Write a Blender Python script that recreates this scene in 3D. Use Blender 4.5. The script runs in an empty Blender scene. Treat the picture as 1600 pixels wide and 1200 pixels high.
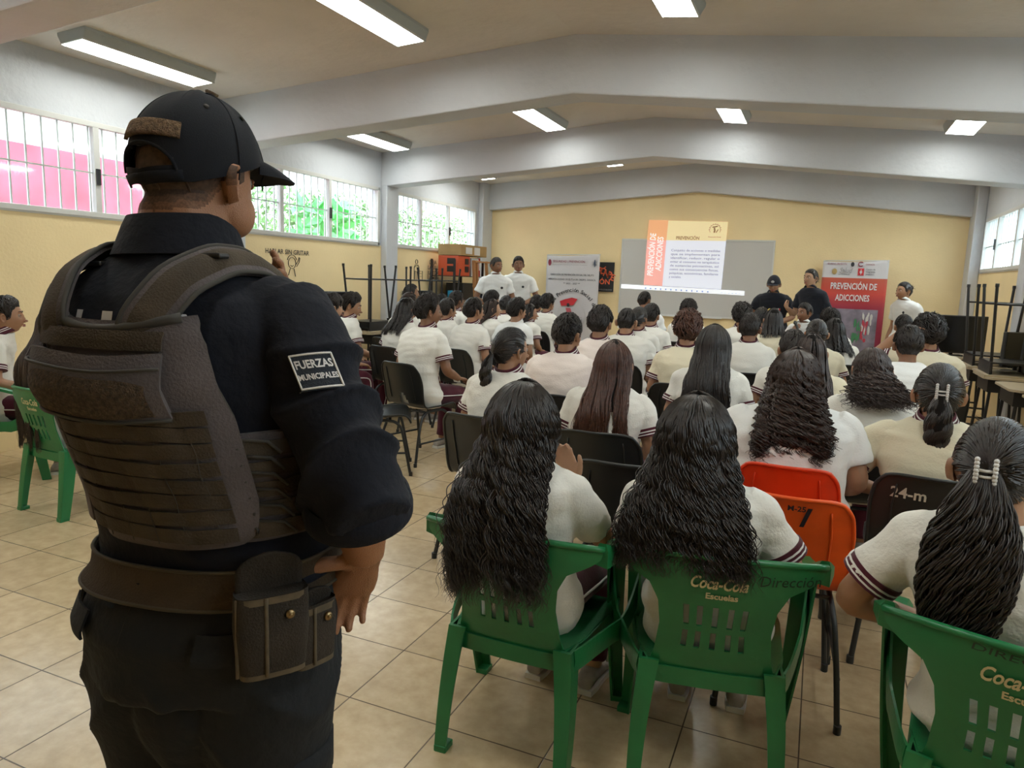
import bpy, bmesh, math, random
import numpy as np
from mathutils import Vector, Matrix, noise
PI = math.pi
scene = bpy.context.scene
col = scene.collection
R = math.radians

# ------------------------------------------------------------------ camera, world, light, exposure
cam_data = bpy.data.cameras.new('camera')
cam = bpy.data.objects.new('camera', cam_data)
col.objects.link(cam)
cam_data.sensor_fit = 'HORIZONTAL'
cam_data.sensor_width = 36.0
cam_data.lens = 1114.3 / 1600 * 36.0
cam_data.clip_start = 0.05
CAM_H = 1.47
YAW, PITCH, ROLL = 0.40213, 0.14768, -0.035795
def cam_axes():
    cy, sy = math.cos(YAW), math.sin(YAW)
    f = Vector((-sy*math.cos(PITCH), cy*math.cos(PITCH), -math.sin(PITCH)))
    r = Vector((cy, sy, 0.0)); d = f.cross(r)
    r2 = r*math.cos(ROLL) + d*math.sin(ROLL)
    d2 = -r*math.sin(ROLL) + d*math.cos(ROLL)
    return r2, -d2, -f
_r, _u, _b = cam_axes()
m = Matrix(((_r.x, _u.x, _b.x), (_r.y, _u.y, _b.y), (_r.z, _u.z, _b.z))).to_4x4()
m.translation = Vector((0, 0, CAM_H))
cam.matrix_world = m
scene.camera = cam

scene.view_settings.view_transform = 'Standard'
scene.view_settings.look = 'None'
scene.view_settings.gamma = 1.0
scene.view_settings.use_curve_mapping = False
scene.view_settings.exposure = 0.28
scene.cycles.max_bounces = 8
scene.cycles.diffuse_bounces = 4
scene.cycles.glossy_bounces = 3
scene.cycles.transparent_max_bounces = 16
scene.cycles.caustics_reflective = False
scene.cycles.caustics_refractive = False
scene.cycles.sample_clamp_indirect = 6.0

LAMP = 16.5         # strength of the ceiling tubes' diffusers
SKY = 7.0           # daylight
world = bpy.data.worlds.new('sky'); scene.world = world
world.use_nodes = True
wn = world.node_tree.nodes; wl = world.node_tree.links
bg = wn['Background']; bg.inputs['Color'].default_value = (0.80, 0.90, 1.0, 1); bg.inputs['Strength'].default_value = SKY
def portal(name, loc, rot, sx, sy):
    l = bpy.data.lights.new(name, 'AREA'); l.shape = 'RECTANGLE'; l.size = sx; l.size_y = sy
    l.energy = 1.0
    o = bpy.data.objects.new(name, l); col.objects.link(o); o.location = loc; o.rotation_euler = rot
    l.cycles.is_portal = True
    return o
for y0, y1 in ((-0.2, 2.55), (2.95, 5.55), (5.95, 8.5), (8.9, 11.5)):
    portal('window_daylight', (-5.95, (y0+y1)/2, 2.24), (0, R(-90), 0), 0.75, y1-y0)
    portal('window_daylight', (2.2, (y0+y1)/2, 2.12), (0, R(90), 0), 0.7, y1-y0)

# ------------------------------------------------------------------ materials
MATS = {}
def mat(name, color, rough=0.6, metal=0.0, bump=0.0, bscale=200.0, vary=0.0, vscale=6.0, sheen=0.0, spec=0.5, emit=None, sss=0.0, detail=4.0, stretch=None, aniso=0.0):
    if name in MATS: return MATS[name]
    m = bpy.data.materials.new(name); m.use_nodes = True
    nt = m.node_tree; n = nt.nodes; l = nt.links
    b = n['Principled BSDF']
    b.inputs['Base Color'].default_value = (*color, 1)
    b.inputs['Roughness'].default_value = rough
    b.inputs['Metallic'].default_value = metal
    b.inputs['Specular IOR Level'].default_value = spec
    if sheen: b.inputs['Sheen Weight'].default_value = sheen
    if sss:
        b.inputs['Subsurface Weight'].default_value = sss
        b.inputs['Subsurface Radius'].default_value = (0.012, 0.004, 0.002)
        b.inputs['Subsurface Scale'].default_value = 0.6
    if aniso: b.inputs['Anisotropic'].default_value = aniso
    if emit:
        b.inputs['Emission Color'].default_value = (*emit[0], 1); b.inputs['Emission Strength'].default_value = emit[1]
    if vary or bump:
        tc = n.new('ShaderNodeTexCoord'); src = tc.outputs['Object']
        if stretch:
            mp = n.new('ShaderNodeMapping'); mp.inputs['Scale'].default_value = stretch
            l.new(src, mp.inputs['Vector']); src = mp.outputs['Vector']
    if vary:
        no = n.new('ShaderNodeTexNoise'); no.inputs['Scale'].default_value = vscale; no.inputs['Detail'].default_value = detail
        l.new(src, no.inputs['Vector'])
        cr = n.new('ShaderNodeValToRGB')
        cr.color_ramp.elements[0].position = 0.3; cr.color_ramp.elements[1].position = 0.72
        cr.color_ramp.elements[0].color = (*[max(0, c*(1-vary)) for c in color], 1)
        cr.color_ramp.elements[1].color = (*[min(1, c*(1+vary)) for c in color], 1)
        l.new(no.outputs['Fac'], cr.inputs['Fac']); l.new(cr.outputs['Color'], b.inputs['Base Color'])
    if bump:
        nb = n.new('ShaderNodeTexNoise'); nb.inputs['Scale'].default_value = bscale; nb.inputs['Detail'].default_value = detail
        l.new(src, nb.inputs['Vector'])
        bp = n.new('ShaderNodeBump'); bp.inputs['Strength'].default_value = bump; bp.inputs['Distance'].default_value = 0.02
        l.new(nb.outputs['Fac'], bp.inputs['Height']); l.new(bp.outputs['Normal'], b.inputs['Normal'])
    MATS[name] = m
    return m

def glass_mat():
    m = bpy.data.materials.new('window_glass'); m.use_nodes = True
    nt = m.node_tree; n = nt.nodes; l = nt.links; n.clear()
    out = n.new('ShaderNodeOutputMaterial'); mx = n.new('ShaderNodeMixShader')
    tr = n.new('ShaderNodeBsdfTransparent'); tr.inputs['Color'].default_value = (0.93, 0.97, 0.96, 1)
    gl = n.new('ShaderNodeBsdfGlossy'); gl.inputs['Roughness'].default_value = 0.05
    mx.inputs['Fac'].default_value = 0.06
    l.new(tr.outputs[0], mx.inputs[1]); l.new(gl.outputs[0], mx.inputs[2]); l.new(mx.outputs[0], out.inputs['Surface'])
    return m
GLASS = glass_mat()

def tile_mat():
    m = bpy.data.materials.new('beige_floor_tile'); m.use_nodes = True
    nt = m.node_tree; n = nt.nodes; l = nt.links; b = n['Principled BSDF']
    tc = n.new('ShaderNodeTexCoord'); mp = n.new('ShaderNodeMapping')
    mp.inputs['Location'].default_value = (0.661+0.363*40, -1.200+0.356*20, 0)
    l.new(tc.outputs['Object'], mp.inputs['Vector'])
    sp = n.new('ShaderNodeSeparateXYZ'); l.new(mp.outputs['Vector'], sp.inputs[0])
    def M_(op, a, b=None):
        q = n.new('ShaderNodeMath'); q.operation = op
        for i, v in enumerate((a, b)):
            if v is None: continue
            if isinstance(v, (int, float)): q.inputs[i].default_value = v
            else: l.new(v, q.inputs[i])
        return q.outputs[0]
    es = []; ids = []
    for ax, w in (('X', .363), ('Y', .356)):
        d = M_('DIVIDE', sp.outputs[ax], w); fr = M_('FRACT', d)
        es.append(M_('MULTIPLY', M_('MINIMUM', fr, M_('SUBTRACT', 1.0, fr)), w)); ids.append(M_('FLOOR', d))
    gap = M_('MINIMUM', es[0], es[1])
    gm = n.new('ShaderNodeMapRange'); gm.inputs['From Min'].default_value = 0.0012; gm.inputs['From Max'].default_value = 0.0032
    l.new(gap, gm.inputs['Value'])
    wnn = n.new('ShaderNodeTexWhiteNoise'); wnn.noise_dimensions = '2D'; cb = n.new('ShaderNodeCombineXYZ'); l.new(ids[0], cb.inputs[0]); l.new(ids[1], cb.inputs[1]); l.new(cb.outputs[0], wnn.inputs['Vector'])
    tm = n.new('ShaderNodeMix'); tm.data_type = 'RGBA'; l.new(wnn.outputs['Value'], tm.inputs['Factor']); tm.inputs[6].default_value = (0.62, 0.475, 0.295, 1); tm.inputs[7].default_value = (0.54, 0.41, 0.25, 1)
    gx = n.new('ShaderNodeMix'); gx.data_type = 'RGBA'; l.new(gm.outputs[0], gx.inputs['Factor']); gx.inputs[6].default_value = (0.10, 0.07, 0.045, 1); l.new(tm.outputs[2], gx.inputs[7])
    no = n.new('ShaderNodeTexNoise'); no.inputs['Scale'].default_value = 16; no.inputs['Detail'].default_value = 5; no.inputs['Roughness'].default_value = 0.6
    l.new(tc.outputs['Object'], no.inputs['Vector'])
    cr = n.new('ShaderNodeValToRGB'); cr.color_ramp.elements[0].position = 0.32; cr.color_ramp.elements[1].position = 0.7
    cr.color_ramp.elements[0].color = (0.80, 0.77, 0.72, 1); cr.color_ramp.elements[1].color = (1.0, 1.0, 1.0, 1)
    l.new(no.outputs['Fac'], cr.inputs['Fac'])
    mx = n.new('ShaderNodeMix'); mx.data_type = 'RGBA'; mx.blend_type = 'MULTIPLY'; mx.inputs['Factor'].default_value = 1
    l.new(gx.outputs[2], mx.inputs[6]); l.new(cr.outputs['Color'], mx.inputs[7]); l.new(mx.outputs[2], b.inputs['Base Color'])
    b.inputs['Roughness'].default_value = 0.24; b.inputs['Specular IOR Level'].default_value = 0.5
    bp = n.new('ShaderNodeBump'); bp.inputs['Strength'].default_value = 0.35; bp.inputs['Distance'].default_value = 0.004
    l.new(gm.outputs[0], bp.inputs['Height']); l.new(bp.outputs['Normal'], b.inputs['Normal'])
    return m

YEL = mat('cream_yellow_wall_paint', (0.84, 0.67, 0.38), 0.62, bump=0.15, bscale=40, vary=0.05, vscale=1.5)
GREYW = mat('pale_grey_wall_paint', (0.57, 0.59, 0.63), 0.5, bump=0.25, bscale=18, vary=0.04, vscale=2.0)
CEILM = mat('off_white_ceiling_paint', (0.70, 0.655, 0.60), 0.8, bump=0.3, bscale=12, vary=0.06, vscale=1.6)
ALU = mat('aluminium_window_frame', (0.60, 0.60, 0.585), 0.4)
WHT = mat('white_enamel', (0.75, 0.76, 0.76), 0.45)
BLK = mat('black_paint', (0.012, 0.012, 0.013), 0.4)
DIFF = mat('lit_lamp_diffuser', (0.9, 0.95, 0.92), 0.6, emit=((0.97, 1.0, 0.93), LAMP))
LAMPB = mat('grey_lamp_housing', (0.42, 0.45, 0.45), 0.5)

# ------------------------------------------------------------------ mesh tools
def tag(o, label=None, cat=None, group=None, kind=None):
    if label: o['label'] = label
    if cat: o['category'] = cat
    if group: o['group'] = group
    if kind: o['kind'] = kind
    return o
def empty(name, loc=(0, 0, 0), rz=0.0, label=None, cat=None, group=None):
    o = bpy.data.objects.new(name, None); o.empty_display_size = 0.1
    o.location = loc; o.rotation_euler = (0, 0, rz); col.objects.link(o)
    return tag(o, label, cat, group)
def basis(t):
    t = t/np.linalg.norm(t)
    a = np.array([0, 0, 1.0]) if abs(t[2]) < 0.9 else np.array([0, 1.0, 0])
    u = np.cross(a, t); u /= np.linalg.norm(u)
    return u, np.cross(t, u)

class G:
    def __init__(s):
        s.V = []; s.F = []; s.M = []; s.n = 0
    def add(s, V, F, m=0):
        V = np.asarray(V, float); s.V.append(V)
        for f in F: s.F.append(tuple(int(i)+s.n for i in f)); s.M.append(m)
        s.n += len(V); return s
    def merge(s, g, mtx=None, m=None):
        V = np.concatenate(g.V) if g.V else np.zeros((0, 3))
        if mtx is not None:
            A = np.array(mtx)
            V = V @ A[:3, :3].T + A[:3, 3]
        s.V.append(V)
        s.F += [tuple(i+s.n for i in f) for f in g.F]; s.M += (g.M if m is None else [m]*len(g.F)); s.n += len(V)
        return s
    def box(s, x0, x1, y0, y1, z0, z1, m=0):
        V = [(x, y, z) for x in (x0, x1) for y in (y0, y1) for z in (z0, z1)]
        return s.add(V, [(0, 1, 3, 2), (4, 6, 7, 5), (0, 4, 5, 1), (2, 3, 7, 6), (0, 2, 6, 4), (1, 5, 7, 3)], m)
    def bar(s, a, b, w, h, m=0):
        a = np.array(a, float); b = np.array(b, float); u, v = basis(b-a)
        V = [p+u*su*w/2+v*sv*h/2 for p in (a, b) for su, sv in ((-1, -1), (1, -1), (1, 1), (-1, 1))]
        return s.add(V, [(0, 1, 2, 3), (7, 6, 5, 4), (0, 4, 5, 1), (1, 5, 6, 2), (2, 6, 7, 3), (3, 7, 4, 0)], m)
    def loft(s, rings, m=0, caps=True, closed=True):
        n = len(rings[0]); k = len(rings)
        V = np.concatenate([np.asarray(r, float) for r in rings]); F = []
        e = n if closed else n-1
        for i in range(k-1):
            for j in range(e):
                a = i*n+j; b = i*n+(j+1) % n
                F.append((a, b, b+n, a+n))
        if caps and closed:
            F.append(tuple(range(n))[::-1]); F.append(tuple(range((k-1)*n, k*n)))
        return s.add(V, F, m)
    def tube(s, path, rad, n=8, m=0, flat=None, caps=True, up=None):
        P = np.asarray(path, float); k = len(P)
        rad = np.broadcast_to(np.asarray(rad, float), (k,))
        T = np.gradient(P, axis=0); rings = []
        u, v = basis(T[0])
        if up is not None:
            up = np.array(up, float)
        for i in range(k):
            t = T[i]/(np.linalg.norm(T[i])+1e-12)
            if up is not None:
                u = np.cross(up, t); u /= np.linalg.norm(u)+1e-12
            else:
                u = u-t*np.dot(u, t); u /= np.linalg.norm(u)+1e-12
            v = np.cross(t, u)
            fl = 1.0 if flat is None else (flat[i] if hasattr(flat, '__len__') else flat)
            a = np.linspace(0, 2*PI, n, endpoint=False)
            rings.append(P[i]+rad[i]*(np.cos(a)[:, None]*u+fl*np.sin(a)[:, None]*v))
        return s.loft(rings, m, caps)
    def ball(s, c, r, m=0, nu=12, nv=8):
        r = np.broadcast_to(np.asarray(r, float), (3,)); V = []
        for j in range(1, nv):
            e = PI*j/nv
            for i in range(nu):
                a = 2*PI*i/nu
                V.append((c[0]+r[0]*math.sin(e)*math.cos(a), c[1]+r[1]*math.sin(e)*math.sin(a), c[2]+r[2]*math.cos(e)))
        V.append((c[0], c[1], c[2]+r[2])); V.append((c[0], c[1], c[2]-r[2])); F = []
        for j in range(nv-2):
            for i in range(nu):
                F.append((j*nu+i, (j+1)*nu+i, (j+1)*nu+(i+1) % nu, j*nu+(i+1) % nu))
        t = len(V)-2
        for i in range(nu):
            F.append((t, i, (i+1) % nu)); F.append((t+1, (nv-2)*nu+(i+1) % nu, (nv-2)*nu+i))
        return s.add(V, F, m)
    def prism(s, poly, axis, a, b, m=0):
        """polygon in the two other axes extruded along axis (0,1,2) from a to b"""
        n = len(poly); V = []
        for d in (a, b):
            for p in poly:
                q = list(p); q.insert(axis, d); V.append(q)
        F = [tuple(range(n)), tuple(range(n, 2*n))[::-1]]
        for i in range(n): F.append((i, i+n, (i+1) % n+n, (i+1) % n))
        return s.add(V, F, m)
    def slab(s, P, th, mask=None, m=0, m2=None):
        """grid of points P[i][j] thickened by th along its normals; mask[i][j] False cuts a cell out"""
        P = np.asarray(P, float); a, b = P.shape[:2]
        du = np.gradient(P, axis=0); dv = np.gradient(P, axis=1)
        N = np.cross(du, dv); N /= np.linalg.norm(N, axis=2, keepdims=True)+1e-12
        th = np.asarray(th, float)
        if th.ndim == 2: th = th[..., None]
        A = (P+N*th/2).reshape(-1, 3); B = (P-N*th/2).reshape(-1, 3)
        if mask is None: mask = np.ones((a-1, b-1), bool)
        F = []; n = a*b; mm = []
        for i in range(a-1):
            for j in range(b-1):
                if not mask[i][j]: continue
                q = (i*b+j, (i+1)*b+j, (i+1)*b+j+1, i*b+j+1)
                F.append(q); mm.append(m); F.append(tuple(k+n for k in q[::-1])); mm.append(m if m2 is None else m2)
                for (di, dj, e) in ((-1, 0, (3, 0)), (1, 0, (1, 2)), (0, -1, (0, 1)), (0, 1, (2, 3))):
                    ii, jj = i+di, j+dj
                    if not (0 <= ii < a-1 and 0 <= jj < b-1 and mask[ii][jj]):
                        p, r = q[e[0]], q[e[1]]
                        F.append((p, p+n, r+n, r)); mm.append(m)
        st = s.n
        s.add(np.concatenate([A, B]), F, m); s.M[-len(mm):] = mm
        return s
    def arr(s): return np.concatenate(s.V)
    def mesh(s, name, smooth=True, recalc=True, split=None):
        me = bpy.data.meshes.new(name)
        V = np.concatenate(s.V); me.vertices.add(len(V)); me.vertices.foreach_set('co', V.astype(np.float32).ravel())
        ln = np.fromiter((len(f) for f in s.F), np.int32, len(s.F))
        me.loops.add(int(ln.sum())); me.loops.foreach_set('vertex_index', np.fromiter((i for f in s.F for i in f), np.int32, int(ln.sum())))
        me.polygons.add(len(s.F)); st = np.concatenate([[0], np.cumsum(ln)[:-1]]).astype(np.int32)
        me.polygons.foreach_set('loop_start', st)
        me.polygons.foreach_set('material_index', np.array(s.M, np.int32))
        me.update(calc_edges=True)
        if recalc and len(V) < 60000:
            bm = bmesh.new(); bm.from_mesh(me); bmesh.ops.recalc_face_normals(bm, faces=bm.faces); bm.to_mesh(me); bm.free()
        me.polygons.foreach_set('use_smooth', np.full(len(me.polygons), bool(smooth)))
        if smooth is True or smooth is False: pass
        if split is not None and smooth:
            me.set_sharp_from_angle(angle=R(split))
        return me
    def obj(s, name, mats, parent=None, smooth=False, split=None, bevel=0.0, recalc=True):
        me = s.mesh(name, smooth, recalc, split)
        return link(name, me, mats, parent, bevel)

def link(name, me, mats, parent=None, bevel=0.0):
    if not isinstance(mats, (list, tuple)): mats = [mats]
    if not me.materials:
        for x in mats: me.materials.append(x)
    o = bpy.data.objects.new(name, me); col.objects.link(o); o.parent = parent
    if bevel:
        b = o.modifiers.new('bevel', 'BEVEL'); b.width = bevel; b.segments = 2; b.limit_method = 'ANGLE'; b.angle_limit = R(40)
    return o

def remesh(g, name, vox=0.012, smooth=2, fn=None, extra=None):
    """fuse overlapping closed shapes into one continuous skin"""
    me0 = g.mesh('tmp', False)
    o = bpy.data.objects.new('tmp', me0); col.objects.link(o)
    r = o.modifiers.new('r', 'REMESH'); r.mode = 'VOXEL'; r.voxel_size = vox; r.use_smooth_shade = True
    if smooth:
        sm = o.modifiers.new('s', 'SMOOTH'); sm.iterations = smooth; sm.factor = 0.5
    dg = bpy.context.evaluated_depsgraph_get()
    me = bpy.data.meshes.new_from_object(o.evaluated_get(dg))
    bpy.data.objects.remove(o); bpy.data.meshes.remove(me0)
    me.name = name; me.materials.clear()
    if fn is not None:
        V = np.empty(len(me.vertices)*3, np.float32); me.vertices.foreach_get('co', V); V = V.reshape(-1, 3).astype(float)
        N = np.empty(len(me.vertices)*3, np.float32); me.vertices.foreach_get('normal', N); N = N.reshape(-1, 3)
        V = fn(V, N); me.vertices.foreach_set('co', V.astype(np.float32).ravel()); me.update()
    if extra is not None:      # small features joined into the same mesh
        bm = bmesh.new(); bm.from_mesh(me)
        t = extra.mesh('t', True); bm.from_mesh(t); bm.to_mesh(me); bm.free(); bpy.data.meshes.remove(t)
    me.polygons.foreach_set('use_smooth', np.ones(len(me.polygons), bool)); me.update()
    return me

def nse(V, f, seed=0.0):
    """cheap smooth noise: a few random sine waves"""
    r = np.random.RandomState(int(seed*7)+3); out = np.zeros(len(V))
    for k in range(7):
        d = r.normal(size=3); d /= np.linalg.norm(d)
        out += np.sin(V@d*f*(0.6+0.25*k)*2*PI+r.rand()*6.28+1.3*np.sin(V@np.roll(d, 1)*f*2*PI*0.7))/7*1.6
    return out

_font = None
def text_g(s, size=1.0, bold=0.0, align='CENTER', ital=0.0, res=2):
    """lettering as flat triangles in the xy plane, baseline y=0"""
    cu = bpy.data.curves.new('t', 'FONT'); cu.body = s; cu.size = size; cu.align_x = align; cu.offset = bold*size; cu.shear = ital
    cu.resolution_u = res
    o = bpy.data.objects.new('t', cu); col.objects.link(o)
    dg = bpy.context.evaluated_depsgraph_get(); me = bpy.data.meshes.new_from_object(o.evaluated_get(dg))
    g = G(); g.add([v.co[:] for v in me.vertices] or [(0, 0, 0)], [p.vertices[:] for p in me.polygons])
    bpy.data.objects.remove(o); bpy.data.curves.remove(cu); bpy.data.meshes.remove(me)
    return g
def frame(origin, ux, uy):
    """matrix that maps local x,y (and z outward) onto a wall: ux along the writing, uy up"""
    ux = Vector(ux).normalized(); uy = Vector(uy).normalized(); uz = ux.cross(uy)
    m = Matrix(((ux.x, uy.x, uz.x, origin[0]), (ux.y, uy.y, uz.y, origin[1]), (ux.z, uy.z, uz.z, origin[2]), (0, 0, 0, 1)))
    return m
def copy_tree_raw(o, parent):
    c = o.copy(); col.objects.link(c); c.parent = parent
    for ch in list(o.children): copy_tree_raw(ch, c)
    return c
def dup(root, loc, rz, label=None, group=None, name=None):
    c = copy_tree_raw(root, None); c.location = loc; c.rotation_euler = (0, 0, rz)
    if label: c['label'] = label
    if group: c['group'] = group
    return c
# ------------------------------------------------------------------ the room
YB = 12.0; XL, XR = -5.70, 1.95; RX = -1.95; Y0 = -2.6
def ceil_z(x): return 3.37-(RX-x)*0.072 if x < RX else 3.37-(x-RX)*0.100
def beam_z(x): return 2.93-(RX-x)*0.0745 if x < RX else 2.93-(x-RX)*0.1050
def S(o): return tag(o, kind='structure')
f = G(); f.box(XL-0.3, XR+0.3, Y0-0.2, YB+0.2, -0.1, 0.0)
S(f.obj('floor', tile_mat()))
g = G(); a, b = XL-0.2, XR+0.2
g.prism([(a, ceil_z(a)), (RX, 3.37), (b, ceil_z(b)), (b, 3.6), (a, 3.6)], 1, Y0-0.15, YB+0.15)
S(g.obj('ceiling', CEILM))
def wall_side(name, x, out, z0, z1, ys):
    """side wall with a window band: low wall, lintel, and piers between the windows"""
    lo = G(); lo.box(min(x, x+out), max(x, x+out), Y0, YB, 0, z0)
    w = S(lo.obj(name, YEL))
    up = G(); up.box(min(x, x+out), max(x, x+out), Y0, YB, z1, 3.5)
    for i in range(len(ys)+1):
        p0 = Y0 if i == 0 else ys[i-1][1]; p1 = YB if i == len(ys) else ys[i][0]
        if p1 > p0: up.box(min(x, x+out), max(x, x+out), p0, p1, z0, z1)
    o = up.obj('upper_band', GREYW, w)
    return w
WL = [(-0.1, 2.55), (2.95, 5.55), (5.95, 8.50), (8.90, 11.50)]
wl_ = wall_side('wall_left', XL, -0.16, 1.85, 2.63, WL)
wr_ = wall_side('wall_right', XR, 0.16, 1.76, 2.47, WL)
g = G(); g.box(XL-0.16, XR+0.16, YB, YB+0.15, 0, 3.6); S(g.obj('wall_back', YEL))
g = G(); g.box(XL-0.16, XR+0.16, Y0-0.15, Y0, 0, 3.6); S(g.obj('wall_front', YEL))
for i, (y0, y1) in enumerate(((-0.5, -0.2), (2.6, 2.9), (5.6, 5.9), (8.55, 8.85), (11.86, 12.0))):
    a, b = XL, XR
    g = G(); g.prism([(a, beam_z(a)), (RX, 2.93), (b, beam_z(b)), (b, ceil_z(b)+0.02), (RX, 3.39), (a, ceil_z(a)+0.02)], 1, y0, y1)
    S(g.obj('beam', GREYW, bevel=0.012))
    for x0, x1 in ((XL, XL+0.1), (XR-0.13, XR)):
        yy0, yy1 = (y0, y1) if i < 4 else (11.6, 12.0)
        g = G(); g.box(x0+(0.003 if x0 > 0 else 0), x1-(0.003 if x0 < 0 else 0), yy0+0.004, yy1-0.004, 0, 3.3); S(g.obj('column', GREYW, bevel=0.012))
# windows: aluminium frame, mullions, panes and a white grille outside
def window(n, x, out, y0, y1, z0, z1, mull):
    t = 0.045; xf = x+out*0.06; s = 1 if out > 0 else -1
    g = G()
    g.box(xf-0.03, xf+0.03, y0, y1, z0, z0+t); g.box(xf-0.03, xf+0.03, y0, y1, z1-t, z1)
    g.box(xf-0.03, xf+0.03, y0, y0+t, z0, z1); g.box(xf-0.03, xf+0.03, y1-t, y1, z0, z1)
    for my in mull: g.box(xf-0.028, xf+0.028, my-0.028, my+0.028, z0, z1)
    w = S(g.obj('window_%d' % n, ALU, bevel=0.004))
    e = [y0+t]+list(mull)+[y1-t]
    for i in range(len(e)-1):
        q = G(); q.box(xf-0.003, xf+0.003, e[i], e[i+1], z0+t, z1-t)
        pn = q.obj('pane', GLASS, w)
    q = G()
    k = int((y1-y0)/0.125)
    for i in range(1, k):
        yy = y0+(y1-y0)*i/k; q.box(x+out*0.13-0.006, x+out*0.13+0.006, yy-0.006, yy+0.006, z0, z1)
    zm = z0+(z1-z0)*0.47
    q.box(x+out*0.13-0.008, x+out*0.13+0.008, y0, y1, zm-0.006, zm+0.006)
    q.obj('grille', WHT, w)
    q = G(); q.box(min(x-s*0.012, x+out*0.9), max(x-s*0.012, x+out*0.9), y0-0.02, y1+0.02, z0-0.012, z0+0.006)
    q.obj('sill', ALU, w)
    if mull:
        q = G(); my = mull[len(mull)//2]; q.box(xf-s*0.045, xf-s*0.025, my-0.02, my+0.015, z0+0.27, z0+0.40)
        q.obj('latch', BLK, w)
window(1, XL, -0.16, -0.1, 2.55, 1.85, 2.63, [0.75, 1.65])
window(2, XL, -0.16, 2.95, 5.55, 1.85, 2.63, [4.30])
window(3, XL, -0.16, 5.95, 8.50, 1.85, 2.63, [6.55, 7.42])
window(4, XL, -0.16, 8.90, 11.50, 1.85, 2.63, [9.62, 10.52])
window(5, XR, 0.16, -0.1, 2.55, 1.76, 2.47, [0.75, 1.65])
window(6, XR, 0.16, 2.95, 5.55, 1.76, 2.47, [4.3])
window(7, XR, 0.16, 5.95, 8.50, 1.76, 2.47, [7.2])
window(8, XR, 0.16, 8.90, 11.50, 1.76, 2.47, [9.7, 10.7])

# outside: white buildings, pink wall, hedge
g = G(); g.box(-9.5, -9.32, -4, 8.7, 0, 4.6); g.box(-11.8, -11.5, 8.7, 21, 0, 4.8)
S(g.obj('exterior_wall', mat('white_outside_render', (0.88, 0.87, 0.87), 0.8)))
PINK = mat('pink_outside_wall', (0.48, 0.115, 0.17), 0.8, vary=0.25, vscale=2.2)
g = G(); g.box(-9.3, -9.1, -4, 8.7, 0, 2.88); S(g.obj('exterior_wall', PINK))
g = G(); g.box(-14, -5.86, -6, 21, -0.15, -0.05); g.box(2.12, 9, -6, 21, -0.15, -0.05)
S(g.obj('exterior_ground', mat('pale_yard_concrete', (0.62, 0.60, 0.56), 0.9, vary=0.1)))
g = G(); g.box(4.6, 4.8, -4, 16, 0, 2.3); S(g.obj('exterior_wall', mat('pale_blue_outside_wall', (0.5, 0.58, 0.6), 0.8)))
def leaves(name, n, box, seed, mt, sz=0.09):
    r = np.random.RandomState(seed); g = G(); x0, x1, y0, y1, z0, z1 = box
    V = []; F = []
    for k in range(n):
        c = np.array([r.uniform(x0, x1), r.uniform(y0, y1), r.uniform(z0, z1)])
        a = r.normal(size=3); a /= np.linalg.norm(a); b = np.cross(a, r.normal(size=3)); b /= np.linalg.norm(b)
        l = sz*r.uniform(.6, 1.5); w = l*0.35
        V += [c-a*l, c+b*w, c+a*l, c-b*w]; F.append((4*k, 4*k+1, 4*k+2, 4*k+3))
    g.add(V, F)
    return tag(g.obj(name, mt, recalc=False), kind='stuff')
LEAF = mat('green_garden_leaves', (0.17, 0.30, 0.11), 0.55, vary=0.5, vscale=1.3)
o = leaves('foliage', 16000, (-10.4, -8.6, 9.0, 19.5, 0.0, 3.0), 4, LEAF, 0.06)
tag(o, 'dense green garden shrubs outside the left windows beyond the yard', 'foliage')
o = leaves('banana_foliage', 260, (-8.5, -8.0, 10.0, 11.4, 1.6, 2.75), 5, mat('bright_broad_leaf', (0.13, 0.5, 0.16), 0.45), 0.16)
tag(o, 'bright broad leaves outside the window above the speaking slogan', 'foliage')

# ceiling lights
def lamp():
    t = empty('ceiling_light')
    w, L, h = 0.15, 0.61, 0.085
    g = G(); g.prism([(-w, 0), (w, 0), (w, -0.025), (w-0.03, -h), (-w+0.03, -h), (-w, -0.025)], 1, -L, L)
    g.obj('housing', LAMPB, t, bevel=0.004)
    g = G(); g.box(-w+0.036, w-0.036, -L+0.02, L-0.02, -h-0.006, -h+0.004); g.obj('diffuser', DIFF, t)
    for s in (-1, 1): g = G(); g.box(s*(w-0.03)-0.004, s*(w-0.03)+0.004, -L, L, -h-0.008, -h+0.004); g.obj('trim', ALU, t)
    return t
lp = lamp(); first = True
ROWS = {-5.17: 'by the left windows', -3.05: 'left of the ceiling ridge', -1.0: 'right of the ceiling ridge', 1.08: 'by the right wall'}
BAYS = {1.2: 'in the nearest bay', 4.36: 'before the first visible beam', 7.62: 'just behind the first visible beam', 10.3: 'nearest the end wall'}
for y, bt in BAYS.items():
    for x, rt in ROWS.items():
        o = lp if first else dup(lp, (0, 0, 0), 0)
        first = False
        o.location = (x, y, ceil_z(x)+0.004)
        sl = 0.072 if x < RX else -0.100
        o.rotation_euler = (0, -math.atan(sl), 0)
        tag(o, 'lit ceiling light %s, %s' % (rt, bt), 'ceiling light', 'fluorescent ceiling lights')

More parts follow.
